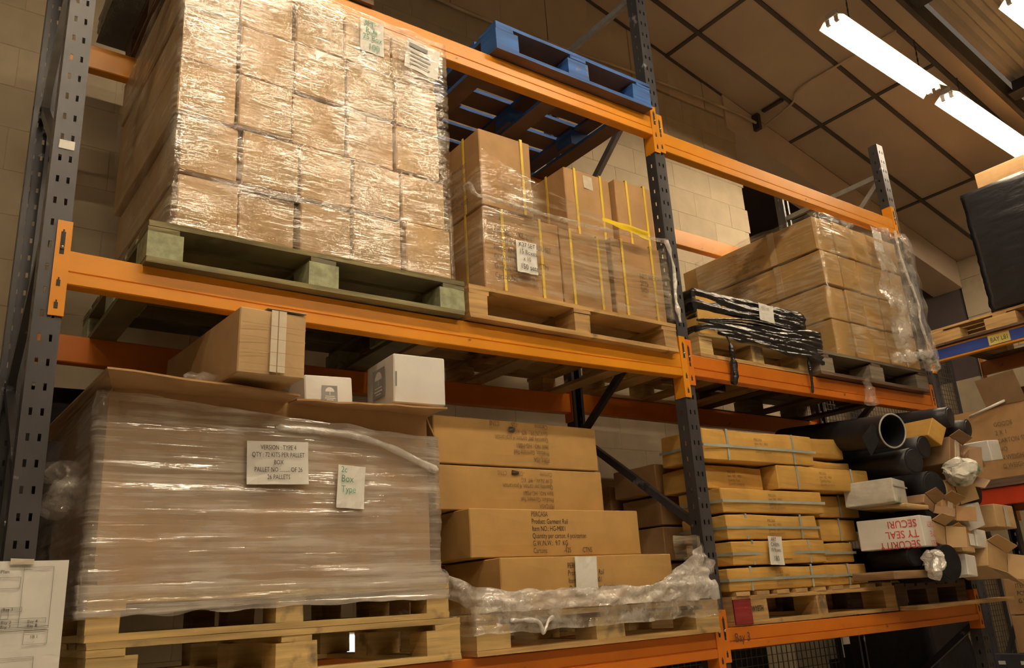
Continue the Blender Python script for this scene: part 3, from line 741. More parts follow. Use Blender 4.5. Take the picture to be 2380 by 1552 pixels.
for k in range(5):
    bm = bmesh.new(); z_ = 2.895 + k * 0.018
    tube(bm, smooth_path([(2.93, 0.0, 2.93), (3.05, -0.012, 2.935 + (k - 2) * 0.006), (3.4, -0.016, z_ + 0.02), (3.92, -0.02, z_)], 6), 0.006, 6, nz=0.3, nf=30)
    rel(obj('film_strand', bm, 'black_plastic', e, True), e)
for (xx, zz) in ((3.12, 2.60), (3.78, 2.62)):
    bm = bmesh.new(); tube(bm, smooth_path([(xx - .02, -0.03, 2.87), (xx, -0.04, 2.80), (xx + .01, -0.03, 2.70), (xx + .015, -0.02, zz)], 6), [0.004] * 6 + [0.012] * 5 + [0.02 if xx < 3.5 else .008] * 7 + [0.003], 8, nz=0.6, nf=30)
    rel(obj('film_tail', bm, 'black_plastic', e, True), e)
note('white note taped on the black bundle in the far bay', 3.42, 3.545, -0.022, 2.995, 3.095, [('ART 00', .1, .65, .026), ('- - - -', .1, .35, .026)], 'ink_grey', tilt=0.05)
# tall wrapped cartons
ZF = [2.882, 3.115, 3.335, 3.560, 3.79]
FX = [4.10, 4.30, 4.49, 4.68, 4.87, 5.035]
for r_ in range(4):
    for c_ in range(5):
        yf = -0.035 + random.uniform(0, .012)
        o, s = carton('carton', 'wrapped long carton, %s row up, %s column from the left, on the grey pallet' % (['bottom', 'second', 'third', 'top'][r_], ORD[c_]), (FX[c_] + .003 - 0.012 * (r_ == 3), FX[c_ + 1] - .003), (yf, 1.06), (ZF[r_], ZF[r_ + 1] - .005), 'card_kraft', group='long cartons in the far bay')
        if c_ == 0 and r_ in (3, 2):
            text(o, 'PERCASA\nProduct: Garment Rail\nItem NO.: HG-M001\nQuantity per carton: 4 pcs/carton\nG.W./N.W.: 9/7 KG\nCartons:      -125    CTNS', 0.028, (-s[0] / 2 - 0.0062, 0.14, 0.17), 'ink_brown', 'left', xs=0.8)
            obj('tape', box_bm(-s[0] / 2 - 0.0065, -s[0] / 2 - 0.0055, -0.25, -0.20, 0.0, s[2]), 'tape', o)
film_sheet('stretch_film', 'wrinkled clear film over the tall cartons of the far bay', [(4.06, 0.9), (4.085, -0.055), (5.05, -0.055), (5.055, 0.5)], 2.90, 3.80, 'film_a', 0.008, 0.02, 46, seed=23)
def zdr(q, L): return 2.885 - 0.02 * math.sin(q * 20), 3.78 - 0.0 * q
film_sheet('film_drape', 'loose crumpled film hanging over the right half of the tall cartons', [(4.58, -0.09), (4.72, -0.12), (4.83, -0.10), (4.92, -0.13), (5.05, -0.09)], 0, 0, 'film_loose', 0.03, 0.012, 60, zf=zdr, ff=(9, 7), seed=31)
bm = bmesh.new(); tube(bm, smooth_path([(4.86, -0.13, 3.80), (4.86, -0.14, 3.55), (4.92, -0.15, 3.30), (4.90, -0.15, 3.15), (4.98, -0.14, 2.95)], 10), 0.008, 8, nz=0.7, nf=30)
tag(obj('film_rope', bm, 'film_white', smooth=True), 'thin twisted film strand down the front of the tall cartons', 'film rope')
bm = bmesh.new(); tube(bm, smooth_path([(4.60, -0.09, 2.91), (4.75, -0.12, 2.915), (4.88, -0.11, 2.92), (5.02, -0.10, 2.90), (5.09, -0.08, 2.90)], 10), [0.028 + 0.016 * math.sin(i * .9) for i in range(41)], 12, nz=0.9, nf=22)
tag(obj('film_bunch', bm, 'film_loose', smooth=True), 'heap of bunched film at the foot of the tall cartons', 'film rope')
bm = bmesh.new(); tube(bm, smooth_path([(4.84, -0.115, 2.95), (4.92, -0.125, 2.945), (5.0, -0.12, 2.925)], 8), [0.02] + [0.034] * 15 + [0.015], 10, nz=0.6, nf=26)
tag(obj('black_film_bunch', bm, 'black_plastic', smooth=True), 'crumpled black film at the foot of the tall cartons', 'film rope')
bm = bmesh.new(); tube(bm, smooth_path([(4.28, -0.06, 2.74), (4.29, -0.075, 2.68), (4.27, -0.07, 2.58)], 8), [0.02] * 8 + [0.035] * 8 + [0.01], 8, nz=0.7, nf=24)
tag(obj('film_tail', bm, 'film_loose', smooth=True), 'clear film tail hanging off the grey pallet over the beam', 'film rope')
note('two small white notes one above the other on the tall cartons, upper one', 4.655, 4.755, -0.085, 3.725, 3.785, [], tilt=0.04)
note('two small white notes one above the other on the tall cartons, lower one', 4.65, 4.75, -0.085, 3.645, 3.705, [], tilt=0.06)

# ================================================================== LIGHT FITTINGS (fluorescent battens on chains)
def batten(label, x0, x1, y, za, zb, chain=True):
    L = math.hypot(x1 - x0, zb - za); ang = math.atan2(zb - za, x1 - x0)
    r = empty('light_fitting', label, 'light fitting', ((x0 + x1) / 2, y, (za + zb) / 2), (0, -ang, 0), group='fluorescent battens')
    obj('housing', box_bm(-L / 2, L / 2, -0.045, 0.045, 0.0, 0.05, 0, 0.004), 'white_metal', r)
    bm = bmesh.new()
    for sd in (-1, 1):
        bm.faces.new([bm.verts.new(v) for v in ((-L / 2, sd * 0.045, 0.01), (L / 2, sd * 0.045, 0.01), (L / 2, sd * 0.105, -0.045), (-L / 2, sd * 0.105, -0.045))])
    rf = obj('reflector', bm, 'white_metal', r); rf.modifiers.new('s', 'SOLIDIFY').thickness = 0.002
    for sd in (-1, 1):
        bm = bmesh.new(); tube(bm, [(-L / 2 + 0.03, sd * 0.035, -0.025), (L / 2 - 0.03, sd * 0.035, -0.025)], 0.014, 10)
        obj('fluorescent_tube', bm, 'tube_glow', r, True)
        for e_ in (-1, 1):
            obj('lamp_holder', box_bm(e_ * (L / 2 - 0.02) - 0.012, e_ * (L / 2 - 0.02) + 0.012, sd * 0.035 - 0.016, sd * 0.035 + 0.016, -0.045, 0.0), 'white_metal', r)
    if chain:
        for fx in (-0.32, 0.36):
            xw = (x0 + x1) / 2 + fx * L
            top = roof_z(xw) + 0.02 - (za + zb) / 2
            bm = bmesh.new(); n = max(3, int((top - 0.05) / 0.03))
            for k in range(n):
                z_ = 0.05 + (top - 0.05) * k / n; z2 = z_ + (top - 0.05) / n * 1.15
                if k % 2: bx(bm, fx * L - 0.006, fx * L + 0.006, -0.0015, 0.0015, z_, z2)
                else: bx(bm, fx * L - 0.0015, fx * L + 0.0015, -0.006, 0.006, z_, z2)
            ch = obj('chain', bm, 'steel_dark', r)
    return r
batten('bright fluorescent batten hung from the ceiling, left of the two in view', 4.80, 6.20, -0.03, 5.535, 5.42)
batten('bright fluorescent batten hung from the ceiling, right of the two in view', 6.38, 7.86, -0.03, 5.43, 5.31)
batten('fluorescent batten clipped by the top right corner', 5.62, 7.1, -0.92, 5.46, 5.40)
for k, xa in enumerate((-0.9, 0.75, 2.4)):
    batten('fluorescent batten above the aisle overhead, %s of the near row of three' % ['left', 'middle', 'right'][k], xa, xa + 1.5, -2.1, 5.55, 5.55)
for k, xa in enumerate((-2.8, -1.0, 0.8, 2.6)):  # unseen rear row, extended leftwards to brighten the wall behind the left frame
    batten('fluorescent batten behind the camera, %s of the row of four' % ['leftmost', 'second from the left', 'third from the left', 'rightmost'][k], xa, xa + 1.5, -4.6, 5.6, 5.6)
# cable along the gable wall and up the ceiling
bm = bmesh.new(); tube(bm, smooth_path([(1.8, 1.47, 5.70), (2.38, 1.47, 5.70), (2.82, 1.47, 5.70), (4.58, 1.47, 5.80), (5.53, 1.45, 5.80), (5.95, 1.44, 5.76)], 8), 0.012, 8)
tag(obj('cable_conduit', bm, 'cable', smooth=True), 'pale cable running along the top of the block wall', 'cable')
bm = bmesh.new(); tube(bm, smooth_path([(5.95, 1.44, 5.76), (5.95, 1.1, roof_z(5.95) - .02), (5.85, 0.95, roof_z(5.85) - .02), (5.84, 0.5, roof_z(5.84) - .02), (5.83, 0.0, roof_z(5.83) - .03)], 8), 0.011, 8)
tag(obj('ceiling_cable', bm, 'cable', smooth=True), 'pale cable crossing the ceiling panels towards the light', 'cable')
br = empty('ceiling_bracket', 'small dark steel bracket where ceiling meets gable wall', 'bracket', (5.86, 1.38, roof_z(5.86) - 0.11))
obj('bracket_arm', box_bm(-0.02, 0.02, -0.24, -0.02, 0.085, 0.105), 'purlin', br); obj('bracket_leg', box_bm(-0.02, 0.02, 0.03, 0.10, -0.06, 0.10), 'purlin', br)

# ================================================================== FILM-WRAPPED PALLET BOX (near bay, bottom left)
pb = empty('pallet_box', 'large cardboard pallet box wrapped in milky film, bottom left', 'pallet box', (0.755, 0.43, 1.69))
def pbx(name, x0, x1, y0, y1, z0, z1, m_, jit=0.0, parent=None):
    o = obj(name, box_bm(x0 - .755, x1 - .755, y0 - .43, y1 - .43, z0 - 1.69, z1 - 1.69, jit), m_, parent or pb); return o
pbx('front_panel', 0.205, 1.295, -0.025, -0.015, 1.69, 2.30, 'card_brown')
pbx('rear_panel', 0.205, 1.295, 0.88, 0.89, 1.69, 2.30, 'card_brown')
pbx('side_panel', 0.205, 0.215, -0.015, 0.88, 1.69, 2.30, 'card_brown'); pbx('side_panel', 1.285, 1.295, -0.015, 0.88, 1.69, 2.30, 'card_brown')
pbx('corner_post', 0.192, 0.222, -0.033, -0.0255, 1.75, 2.285, 'card_brown')
pbx('base_tray', 0.18, 1.335, -0.035, 0.90, 1.6885, 1.72, 'card_tan')
pbx('inner_fill', 0.23, 1.27, 0.0, 0.87, 1.73, 2.29, 'card_dark')
def flap(name, quad, parent, material, th=0.006):
    bm = bmesh.new(); q = [Vector(p) - parent.location for p in quad]
    n = 8; g = []
    for i in range(n + 1):
        a = q[0].lerp(q[1], i / n); b = q[3].lerp(q[2], i / n)
        g.append([bm.verts.new(a.lerp(b, j / 3) + Vector((0, 0, 0.006 * noise.noise(Vector((i * .7, j, q[0].x * 9)))))) for j in range(4)])
    for i in range(n):
        for j in range(3): bm.faces.new((g[i][j], g[i + 1][j], g[i + 1][j + 1], g[i][j + 1]))
    o = obj(name, bm, material, parent); o.modifiers.new('s', 'SOLIDIFY').thickness = th
    return o
flap('lid_flap', [(0.150, -0.20, 2.312), (0.745, -0.15, 2.300), (0.745, -0.02, 2.302), (0.200, -0.02, 2.302)], pb, 'card_brown')
flap('lid_flap', [(0.755, -0.10, 2.296), (1.30, -0.17, 2.296), (1.295, -0.02, 2.302), (0.755, -0.02, 2.302)], pb, 'card_brown')
flap('lid_flap', [(0.150, -0.20, 2.312), (0.200, -0.02, 2.302), (0.205, 0.86, 2.302), (0.105, 0.80, 2.29)], pb, 'card_dark')
flap('lid_flap', [(0.205, 0.0, 2.306), (1.295, 0.0, 2.306), (1.295, 0.87, 2.306), (0.205, 0.87, 2.306)], pb, 'card_dark')
flap('side_flap', [(1.297, -0.02, 2.30), (1.36, 0.0, 2.20), (1.36, 0.5, 2.20), (1.297, 0.5, 2.30)], pb, 'card_brown')
def zD(q, L):
    f = max(0, min(1, (q - 0.9) / 1.1))
    return 1.640 + 0.012 * math.sin(q * 5), 2.285 - 0.075 * f
film_sheet('stretch_film', 'milky streaked film wound round the pallet box at bottom left', [(0.165, 0.88), (0.165, -0.042), (1.325, -0.042), (1.32, 0.6)], 0, 0, 'film_d', 0.007, 0.02, 60, zf=zD, ff=(2, 45), seed=41)
film_sheet('stretch_film', 'extra turns of film round the foot of the pallet box', [(0.158, 0.7), (0.158, -0.052), (1.345, -0.052), (1.345, 0.5)], 1.635, 1.72, 'film_d', 0.006, 0.02, 16, ff=(2, 80), seed=47)
bm = bmesh.new(); tube(bm, smooth_path([(0.70, -0.058, 2.205), (0.95, -0.062, 2.195), (1.1, -0.06, 2.165), (1.32, -0.05, 2.085)], 10), [0.003] + [0.013] * 29 + [0.008], 8, nz=0.6, nf=14)
tag(obj('film_rope', bm, 'film_white', smooth=True), 'twisted band of film sloping across the pallet box', 'film rope')
bm = bmesh.new(); tube(bm, smooth_path([(0.10, 0.35, 2.1), (0.13, 0.2, 2.05), (0.12, 0.25, 1.98), (0.14, 0.1, 2.02)], 8), [0.01] + [0.04] * 23 + [0.01], 10, nz=1.0, nf=16)
tag(obj('film_bunch', bm, 'film_loose', smooth=True), 'loose film bunched on the left side of the pallet box', 'film rope')
lb = note('white printed pallet label, VERSION TYPE 4, under film on the pallet box', 0.608, 0.815, -0.062, 2.015, 2.155, [], tilt=-0.03)
text(lb, 'VERSION : TYPE 4\nQTY : 72 KITS PER PALLET\nBOX\nPALLET NO :......... OF 26\n26 PALLETS', 0.0215, (0, -0.0075, 0.112), 'ink', xs=0.72, align='CENTER', sp=1.12)
note('white card with green handwriting beside the pallet label', 0.915, 1.016, -0.060, 1.942, 2.087, [('2c', .08, .82, .03), ('Box', .10, .60, .034), ('Type', .12, .36, .032)], 'ink_green', tilt=0.05)
# things lying on the pallet box
o, s = carton('carton', 'long brown carton lying on the pallet box, taped end towards the aisle', (-0.113, 0.113), (-0.40, 0.40), (0, 0.215), 'card_tan', rot=(0.0, 0, 0))
o.location = (0.61, 0.165, 2.345); o.rotation_euler = (0.045, 0, 0.02)
obj('tape', box_bm(-0.012, 0.038, -0.4062, -0.4055, 0.01, 0.212), 'tape_clear', o); obj('flap_seam', box_bm(0.010, 0.013, -0.4068, -0.4058, 0.004, 0.212), 'card_dark', o)
for k in range(4): obj('crease', box_bm(-0.105, 0.105, -0.4064, -0.4058, 0.03 + k * 0.043, 0.0315 + k * 0.043), 'card_brown', o)
obj('film_scrap', box_bm(-0.02, 0.11, -0.40, -0.28, 0.2195, 0.2215, 0.004), 'tape_clear', o)
def logo_box(label, x, y, z, rotz, side):
    o, s = carton('white_box', label, (-x / 2, x / 2), (-y / 2, y / 2), (0, z), 'card_white', cat='box', bulge=0.002, jit=0.002)
    o.rotation_euler = (0, 0, rotz)
    sq = z * 0.6
    if side == 'front':
        lg = obj('logo', box_bm(-sq / 2, sq / 2, -y / 2 - 0.0042, -y / 2 - 0.0035, z * .02, z * .02 + sq), 'ink_grey', o); yy = -y / 2 - 0.0050
        f = lambda u, v: (u, yy, z * .02 + v)
    else:
        lg = obj('logo', box_bm(-x / 2 - 0.0042, -x / 2 - 0.0035, -sq / 2, sq / 2, z * .22, z * .22 + sq), 'ink_grey', o); xx = -x / 2 - 0.005
        f = lambda u, v: (xx, -u, z * .22 + v)
    bm = bmesh.new()   # small umbrella-like tree emblem with lines below
    arc = [f(-sq * .3 * math.cos(t * PI / 8), sq * .62 + sq * .28 * math.sin(t * PI / 8)) for t in range(9)]
    bm.faces.new([bm.verts.new(p) for p in arc])
    for (a, b, c, d) in ((-.02, .02, .42, .62), (-.3, .3, .32, .36), (-.34, .34, .2, .25), (-.22, .22, .1, .14)):
        bm.faces.new([bm.verts.new(f(u * sq, v * sq)) for u, v in ((a, c), (b, c), (b, d), (a, d))])
    obj('emblem', bm, 'paper', lg)
    return o
o = logo_box('larger white box at the edge of the lid, small grey logo on its side', 0.215, 0.26, 0.185, -0.09, 'left'); o.location = (1.245, 0.04, 2.325); o.rotation_euler = (0.03, 0.0, -0.08)
obj('lid_seam', box_bm(-0.10, -0.095, -0.1338, -0.1325, 0.06, 0.115), 'ink_grey', o)
o = logo_box('smaller white box with a grey square logo on its front, on the lid', 0.19, 0.19, 0.10, 0.0, 'front'); o.location = (0.925, 0.12, 2.325); o.rotation_euler = (0, -0.05, 0.03)
bm = bmesh.new(); tube(bm, smooth_path([(0.40, -0.05, 2.325), (0.46, -0.06, 2.34), (0.52, -0.04, 2.325)], 8), [0.006] + [0.022] * 15 + [0.006], 10, nz=0.9, nf=30)
tag(obj('film_scrap', bm, 'film_loose', smooth=True), 'crumpled clear film scrap on the lid of the pallet box', 'film scrap')
# paper sheet fixed to the left frame
ps = note('white printed plan sheet taped to the left frame, bottom left corner', -0.20, 0.127, -0.022, 1.42, 1.792, [], tilt=0.0)
def line(o, x0, x1, z0, z1, m_='ink_grey'): obj('printed_line', box_bm(x0, x1, -0.0072, -0.0062, z0, z1), m_, o)
for (xa, xb, za, zb_) in ((0.055, 0.128, 0.20, 0.355), (0.0, 0.05, 0.30, 0.33), (-0.16, 0.128, 0.195, 0.20), (0.07, 0.128, 0.155, 0.19), (-0.16, 0.10, 0.02, 0.125), (-0.02, 0.06, 0.24, 0.252), (-0.16, 0.12, 0.208, 0.222), (0.012, 0.03, 0.222, 0.248)):
    t = 0.0011
    line(ps, xa, xb, za, za + t); line(ps, xa, xb, zb_ - t, zb_); line(ps, xa, xa + t, za, zb_); line(ps, xb - t, xb, za, zb_)
text(ps, 'Personnel Data plan Plan', 0.013, (-0.11, -0.0075, 0.34), 'ink'); text(ps, 'Personnel Data plan Plan', 0.013, (-0.11, -0.0075, 0.138), 'ink')
for k in range(4):
    text(ps, 'Bay %d' % (k + 1), 0.011, (-0.11 + k * 0.062, -0.0075, 0.21), 'ink'); text(ps, 'Bay %d' % (k + 5), 0.011, (-0.11 + k * 0.062, -0.0075, 0.199), 'ink')
text(ps, 'Bay 2   Bay 3', 0.011, (-0.02, -0.0075, 0.243), 'ink'); text(ps, '18.1', 0.012, (0.085, -0.0075, 0.17), 'ink')
obj('tape', box_bm(0.02, 0.075, -0.0085, -0.0075, 0.36, 0.378, 0.003), 'tape_clear', ps)
# black sheeting against the wall behind the left frame
bm = black_shell([(-0.75, 1.42), (-0.75, 1.05), (0.40, 1.06), (0.40, 1.42), (-0.75, 1.42)], 0.0, 2.56, lambda t: -0.03 * t, 61, 0.03, 0.06, 30)
tag(obj('black_sheeting', bm, 'black_fabric', smooth=True), 'dark plastic sheeting over goods against the block wall, behind the left frame', 'sheeting')
# wrapped load on the top left pallet
bm = black_shell([(0.20, 1.05), (0.20, 0.50), (1.08, 0.50), (1.08, 1.05), (0.20, 1.05)], 4.225, 4.37, lambda t: 0, 71, 0.01, 0.06, 20)
tag(obj('black_load', bm, 'black_plastic', smooth=True), 'black wrapped load on the dark top pallet behind the left frame', 'wrapped load')

# ================================================================== GARMENT RAIL CARTONS (near bay, bottom right)
PTXT = 'PERCASA\nProduct: Garment Rail\nItem NO.: HG-M001\nQuantity per carton: 4 pcs/carton\nG.W./N.W.:  9/7  KG\nCartons:           -125        CTNS'
C4, s = carton('carton', 'bottom garment rail carton, half buried in loose film, white paper on it', (1.617, 2.555), (0.0, 0.42), (1.571, 1.777), 'card_kraft', group='garment rail cartons')
text(C4, PTXT, 0.0295, (1.946 - 2.086, -s[1] / 2 - 0.0065, 0.155), 'ink', xs=0.72, sp=1.0)
C4b, s = carton('carton', 'garment rail carton behind the bottom one, carrying the stack', (1.46, 2.40), (0.43, 0.86), (1.571, 1.777), 'card_brown', group='garment rail cartons')
C3, s = carton('carton', 'third garment rail carton from the top, upright lettering in full view', (1.548, 2.472), (0.10, 0.52), (1.779, 1.974), 'card_kraft', group='garment rail cartons')
text(C3, PTXT, 0.0295, (1.855 - 2.01, -s[1] / 2 - 0.0065, 0.162), 'ink', xs=0.72, sp=1.0); text(C3, '/', 0.03, (0.015, -s[1] / 2 - 0.0067, 0.022), 'ink')
C2, s = carton('carton', 'second garment rail carton from the top, lettering upside down', (1.459, 2.362), (0.20, 0.62), (1.976, 2.162), 'card_kraft', group='garment rail cartons')
text(C2, PTXT, 0.0275, (2.062 - 1.91, -s[1] / 2 - 0.0065, 0.03), 'ink_brown', xs=0.72, sp=1.0, flip=True)
C1, s = carton('carton', 'topmost garment rail carton, lettering upside down', (1.458, 2.350), (0.20, 0.62), (2.164, 2.366), 'card_kraft', group='garment rail cartons')
text(C1, PTXT, 0.0295, (2.055 - 1.904, -s[1] / 2 - 0.0065, 0.045), 'ink_brown', xs=0.72, sp=1.0, flip=True)
for q in (C1, C2): obj('scribble', box_bm(-0.07, -0.035, -0.2168, -0.2158, 0.155, 0.168, 0.004), 'ink', q)
note('blank white paper on the bottom garment rail carton', 1.974, 2.09, -0.012, 1.622, 1.768, [], tilt=0.015)
# crumpled film round the base
def zC(q, L):
    t = q / L
    lo = 1.575 + 0.09 * max(0, 1 - t / 0.16)
    hi = 1.645 + 0.115 * max(0, 1 - t / 0.22) ** 1.3 + 0.17 * max(0, (t - 0.74) / 0.26) ** 1.4 + 0.012 * noise.noise(Vector((q * 14, 0, 3)))
    return lo, hi
cf = empty('crumpled_film', 'thick band of crumpled white film round the base of the garment rail cartons', 'film band', (2.05, -0.06, 1.572))
for k, (am, dy, mt_) in enumerate(((0.026, 0.0, 'film_white'), (0.034, 0.006, 'film_loose'))):
    o = film_sheet('film_layer', None, [(1.50, 0.22), (1.535, 0.0 - dy), (1.62, -0.028 - dy), (2.0, -0.03 - dy), (2.45, -0.03 - dy), (2.60, -0.035 - dy), (2.69, -0.02 - dy)], 0, 0, mt_, am, 0.008, 34, zf=zC, ff=(16, 26), seed=91 + k * 5, parent=cf)
    rel(o, cf)
film_sheet('film_skirt', 'clear film skirt over the edge of the garment rail pallet', [(1.455, 0.5), (1.455, -0.055), (2.76, -0.055), (2.76, 0.2)], 1.50, 1.60, 'film_loose', 0.007, 0.02, 20, ff=(3, 60), seed=53)
film_sheet('film_flag', 'stiff clear film standing up beside the middle frame', [(2.50, -0.05), (2.58, -0.06), (2.68, -0.04)], 1.74, 1.845, 'film_a', 0.02, 0.01, 20, ff=(9, 9), seed=57)
for k, (pts, rr) in enumerate((([(2.62, -0.05, 1.72), (2.70, -0.06, 1.70), (2.745, -0.05, 1.735)], 0.022), ([(2.66, -0.055, 1.63), (2.71, -0.06, 1.615), (2.74, -0.05, 1.60)], 0.03))):
    bm = bmesh.new(); tube(bm, smooth_path(pts, 8), [0.012] + [rr] * 15 + [0.01], 10, nz=0.9, nf=24)
    tag(obj('film_bunch', bm, ['film_loose', 'film_white'][k], smooth=True), ['upper wisp of film bunched against the middle frame', 'lower knot of film bunched at the pallet corner by the middle frame'][k], 'film rope')
bm = bmesh.new(); tube(bm, smooth_path([(1.60, -0.07, 1.545), (1.72, -0.075, 1.535), (1.74, -0.08, 1.49), (1.77, -0.075, 1.53), (1.80, -0.07, 1.545)], 8), 0.007, 8, nz=0.8, nf=30)
tag(obj('film_tail', bm, 'film_white', smooth=True), 'knotted film tail hanging over the garment rail pallet', 'film rope')

# ================================================================== GOLDEN STRAPPED CARTONS (far bay, bottom)
def gold(label, x, y, z, txt=True, st=(-.3, .3), rotz=0.0, belt=True):
    o, s = carton('carton', label, x, y, z, 'card_gold', rotz=rotz, group='golden strapped cartons', bulge=0.008, jit=0.012)
    if st: straps(o, s, [f * s[0] for f in st], 'strap_grey', 0.015)
    if belt:
        bm = bmesh.new(); yf = -s[1] / 2 - 0.011; xl = -s[0] / 2 - 0.011
        bx(bm, xl, -xl, yf, yf + 0.0015, s[2] * .42, s[2] * .42 + 0.013); bx(bm, xl, xl + 0.0015, yf, -yf, s[2] * .42, s[2] * .42 + 0.013)
        obj('belt_strap', bm, 'strap_grey', o)
    if txt:
        text(o, 'PERCASA\nitem:  NO.  M001\nQuantity: 4 pcs\nQuantity: pcs/carton', 0.020, (-0.06, -s[1] / 2 - 0.0105, s[2] * .70), 'ink_brown', xs=0.75)
    return o
gold('topmost golden carton at the left end, long with print and grey straps', (2.87, 3.74), (0.0, 0.30), (2.215, 2.375), rotz=-0.02)
gold('golden carton pushed forward to the right, second from the top', (3.40, 4.215), (-0.005, 0.30), (2.085, 2.210), rotz=-0.02, belt=False)
gold('golden carton tucked behind, under the topmost one', (2.93, 3.38), (0.08, 0.38), (2.085, 2.205), st=None, belt=False)
gold('golden carton with frayed right corner, third layer down', (2.94, 3.755), (0.0, 0.30), (1.960, 2.082), st=None)
gold('golden carton with two grey straps, fourth layer down', (2.945, 3.68), (0.0, 0.30), (1.832, 1.957))
gold('golden carton carrying the handwritten note, fifth layer down', (2.955, 3.715), (-0.005, 0.30), (1.712, 1.829))
gold('bottom golden carton of the left pile, on the red-cornered pallet', (2.91, 3.72), (0.0, 0.30), (1.594, 1.708))
gold('right pile top golden carton, half behind the big black tube', (3.80, 4.20), (0.11, 0.40), (2.29, 2.41), txt=False, st=None, belt=False)
gold('right pile golden carton under the top one, below the forward carton', (3.85, 4.25), (0.10, 0.40), (1.955, 2.080), txt=False, st=(0.0,), belt=False)
gold('right pile golden carton third down, with upright crease', (3.84, 4.19), (0.10, 0.40), (1.826, 1.950), txt=False, st=(0.0,), belt=False)
gold('right pile golden carton fourth down, end flattened', (3.82, 4.12), (0.10, 0.40), (1.712, 1.822), txt=False, st=None)
gold('right pile bottom golden carton with crossed straps', (3.80, 4.19), (0.08, 0.40), (1.594, 1.706), txt=False, st=(0.0,))
gold('right pile carton wedged under the top one', (3.80, 4.26), (0.12, 0.42), (2.215, 2.285), txt=False, st=None, belt=False)
for k, (xa, xb, ya, yb, za, zb_) in enumerate(((2.95, 3.85, 0.42, 0.72, 1.594, 1.76), (2.92, 3.82, 0.40, 0.70, 1.765, 1.94), (2.96, 3.80, 0.42, 0.72, 1.945, 2.10), (2.90, 3.75, 0.40, 0.72, 2.105, 2.26), (2.93, 3.85, 0.75, 1.0, 1.594, 1.90), (2.92, 3.82, 0.75, 1.0, 1.905, 2.20))):
    lab = ['rear dark golden carton, lowest, seen left of the middle frame', 'rear dark golden carton, second up, seen left of the middle frame', 'rear dark golden carton, third up, seen left of the middle frame', 'rear dark golden carton, topmost, seen left of the middle frame', 'rearmost tall dark carton, lower, near the block wall', 'rearmost tall dark carton, upper, near the block wall'][k]
    carton('carton', lab, (xa, xb), (ya, yb), (za, zb_ - .003), 'card_brown', group='dark cartons at the back of the far bay', rotz=random.uniform(-.03, .03))
note('white handwritten note on the fifth golden carton, 18 boxes 180', 3.20, 3.305, -0.024, 1.706, 1.842, [('ART', .15, .82, .026), ('CABIN', .1, .64, .026), ('18 Boxes', .06, .46, .024), ('180', .2, .14, .034)], 'ink', tilt=0.04)

# ================================================================== PILE OF TUBES AND BOXES (far bay, bottom right end)
def cyl_thing(name, label, a, b, r, material, rim=None, open_end=False, cat='tube', nz=0.0, group='black tubes in the pile'):
    a = Vector(a); b = Vector(b)       # a = end facing the aisle
    e = empty(name, label, cat, a, group=group)
    d = (b - a)
    bm = bmesh.new()
    pts = [d * (k / 10) for k in range(11)]
    if open_end:
        tube(bm, pts, r, 28, cap=False, nz=nz); tube(bm, list(reversed(pts)), r * 0.93, 28, cap=False)
        bmesh.ops.recalc_face_normals(bm, faces=bm.faces)
        obj('tube_wall', bm, material, e, True)
        bm = bmesh.new(); n = d.normalized(); tube(bm, [d * 0.6, d * 0.61], r * 0.92, 24); obj('inner_stop', bm, material, e)
    else:
        tube(bm, pts, r, 24, cap=True, nz=nz, nf=6); obj('tube_wall', bm, material, e, False)
        for p in e.children[0].data.polygons: p.use_smooth = len(p.vertices) == 4
        bm = bmesh.new(); tube(bm, [d.normalized() * -0.004, d.normalized() * 0.002], [r * 0.86, r * 0.9], 24); obj('end_cap', bm, material, e)
    if rim:
        bm = bmesh.new(); s = d.normalized().cross(Vector((0, 0, 1))).normalized(); u = s.cross(d.normalized())
        ring = [(s * math.cos(2 * PI * k / 40) + u * math.sin(2 * PI * k / 40)) * r * 0.98 for k in range(40)]
        tube(bm, ring + [ring[0]], 0.005, 6, cap=False); obj('rim', bm, rim, e, True)
    return e
t1 = cyl_thing('black_tube', 'wide open black tube with a pale rim, top of the pile', (4.13, -0.25, 2.385), (4.36, 0.62, 2.49), 0.094, 'black_tube', 'rim_grey', True)
bm = bmesh.new(); bm.faces.new([bm.verts.new(p) for p in ((-0.10, 0.05, 0.05), (-0.06, 0.03, -0.02), (-0.09, 0.1, -0.13), (-0.115, 0.12, -0.02))]); q = obj('fabric_flap', bm, 'black_fabric', t1); q.modifiers.new('s', 'SOLIDIFY').thickness = 0.004
cyl_thing('black_tube', 'black capped tube high at the back right of the pile', (4.80, -0.25, 2.515), (4.72, 0.65, 2.58), 0.062, 'black_tube')
cyl_thing('black_tube', 'thin black tube with round end beside the cream stick', (4.97, -0.26, 2.455), (4.90, 0.5, 2.52), 0.056, 'black_tube')
cyl_thing('black_tube', 'matt black tube below the open one', (4.27, -0.26, 2.225), (4.45, 0.6, 2.26), 0.072, 'black_tube')
cyl_thing('black_tube', 'black tube wedged under the golden box end', (4.52, -0.20, 2.325), (4.58, 0.6, 2.37), 0.066, 'black_tube')
cyl_thing('black_roll', 'black fabric roll deep in the middle of the pile', (4.50, -0.22, 2.09), (4.62, 0.6, 2.10), 0.095, 'black_fabric', cat='roll', nz=0.15)
cyl_thing('black_roll', 'black roll with a grey sticker in the middle of the pile', (4.38, -0.24, 1.955), (4.50, 0.55, 1.96), 0.065, 'black_fabric', cat='roll')
cyl_thing('black_roll', 'fat black roll at the bottom beside the white crumpled plastic', (4.40, -0.27, 1.672), (4.50, 0.6, 1.70), 0.098, 'black_fabric', cat='roll', nz=0.08)
